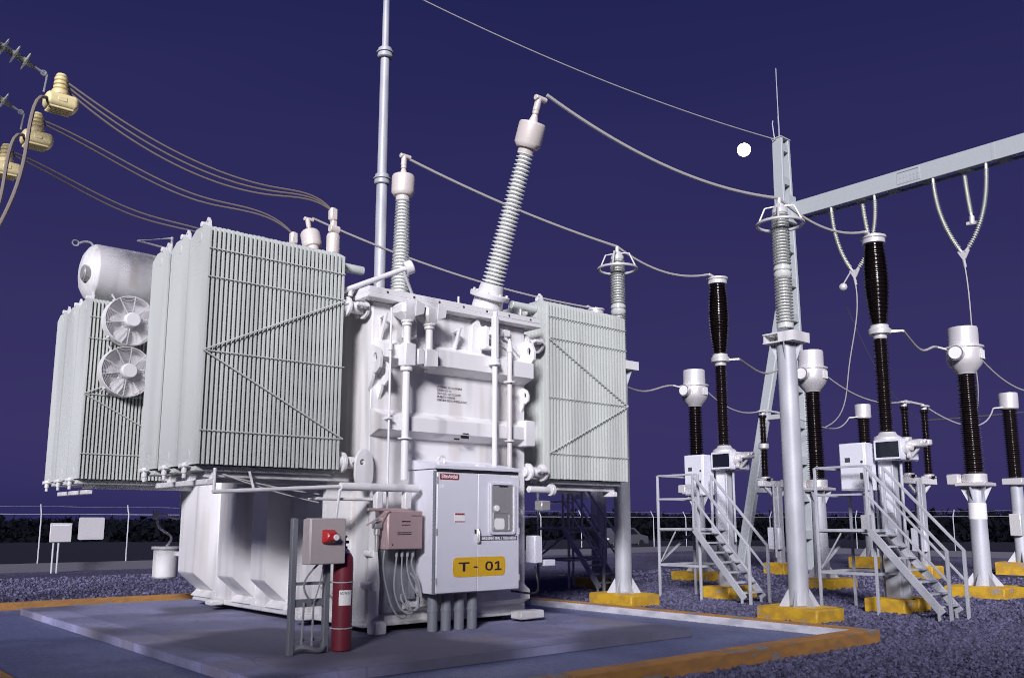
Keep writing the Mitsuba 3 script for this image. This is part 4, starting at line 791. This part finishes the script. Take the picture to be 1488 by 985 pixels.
# ================================================================== FENCE AND BACKGROUND
fw = thing('fence_wall', 'low concrete wall along the foot of the yard fence', 'wall')
FY, FX = 26.5, 44.0
part(fw, 'back_wall', box(-30, FX, FY, FY+.2, G-.1, G+.32), 'm_wall'); part(fw, 'side_wall', box(FX, FX+.2, -40, FY+.2, G-.1, G+.32), 'm_wall')
fe = thing('yard_fence', 'thin steel post and rail fence around the yard', 'fence')
def fpost(x, y, dx, dy):
    part(fe, 'post', tube([(x, y, G+.3), (x, y, 2.0), (x+dx*.22, y+dy*.22, 2.38)], .028, 8), 'm_galv')
for x in np.arange(1.58-3.3*8, FX-1, 3.3): fpost(x, FY+.1, 0, 1)
for y in (-14, -8, -2, 4, 10.2, 16, 22): fpost(FX+.1, y, 1, 0)
for z, m in ((2.0, .014), (2.3, .005)):
    part(fe, 'rail', tube([(-30, FY+.1, z), (FX, FY+.1, z)], m, 6), 'm_galv'); part(fe, 'rail', tube([(FX+.1, FY, z), (FX+.1, -40, z)], m, 6), 'm_galv')
sb = thing('notice_board', 'small white board on two legs standing before the left fence', 'notice board')
part(sb, 'board', box(1.55, 2.32, 25.0, 25.06, .95, 1.66, .02), 'm_board'); part(sb, 'top_strip', box(1.63, 2.24, 24.985, 24.998, 1.55, 1.60), 'm_label')
for x in (1.72, 1.9): part(sb, 'leg', cyl((x, 25.1, G), (x, 25.1, 1.0), .035, 8), 'm_galv')
k = solo('sign_panel', trimesh.creation.extrude_polygon(rounded(2.95, 3.92, 1.0, 1.88, .06), .03, engine='earcut').apply_transform(np.array([[1, 0, 0, 0], [0, 0, -1, FY+.04], [0, 1, 0, 0], [0, 0, 0, 1.]])), 'm_board', 'blank white square panel fixed on the left fence', 'sign')
car = thing('car', 'dark car parked beyond the fence, just right of the arrester pole', 'car')
cxx, cyy = 40.5, 32.0
prof = Polygon([(-2.1, .35), (-2.15, .75), (-1.5, .95), (-.9, 1.42), (.6, 1.45), (1.3, .98), (2.05, .85), (2.1, .35)])
part(car, 'body', plate(prof, 1.7, (cxx, cyy, G+.05), EX, EZ), 'm_carpaint', smooth=30)
part(car, 'side_window', plate(Polygon([(-.85, .98), (-.72, 1.34), (.5, 1.36), (1.0, 1.0)]), .02, (cxx, cyy-.865, G+.05), EX, EZ), 'm_glass', smooth=False)
for s in (-1.3, 1.3): part(car, 'wheel', cyl((cxx+s, cyy-.9, G+.33), (cxx+s, cyy-.65, G+.33), .33, 20), 'm_black')
part(car, 'headlight', box(cxx-2.16, cxx-2.0, cyy-.87, cyy-.55, G+.68, G+.8, .02), 'm_label')
# added house out of view, its roof edge shades the foot of the transformer
hs = thing('added_shade_house', 'long plain house behind the camera, out of view, added to shade the foot of the transformer', 'added_shade_block')
HX = T().translate([-27.2, -23.6, G]).rotate([0, 0, 1], math.degrees(math.atan2(.63, .725)))
HH = 13.4
part(hs, 'wall', box(-9, 0, -42, 42, 0, HH-.35, .02), 'm_added_house', to_world=HX)
part(hs, 'parapet', box(-9.15, .15, -42.15, 42.15, HH-.349, HH, .02), 'm_wall', to_world=HX)
part(hs, 'door', box(.002, .06, -1.0, 1.0, .0, 2.4, .01), 'm_steelgrey', to_world=HX)
for y in (-24, -17, -10, 8, 15, 22): part(hs, 'window', box(.002, .05, y-.8, y+.8, 1.1, 2.4, .01), 'm_glass', to_world=HX)
# the moon, far outside the yard
scene['moon'] = {'type': 'sphere', 'center': (EYE+1500*np.array([0.7639501, 0.51826187, 0.384428])).tolist(), 'radius': 10.3, 'emitter': {'type': 'area', 'sampling_weight': .01, 'radiance': {'type': 'rgb', 'value': [2.2, 2.0, 1.85]}}}
labels['moon'] = {'label': 'full bright moon hanging left of the gantry column', 'category': 'moon'}
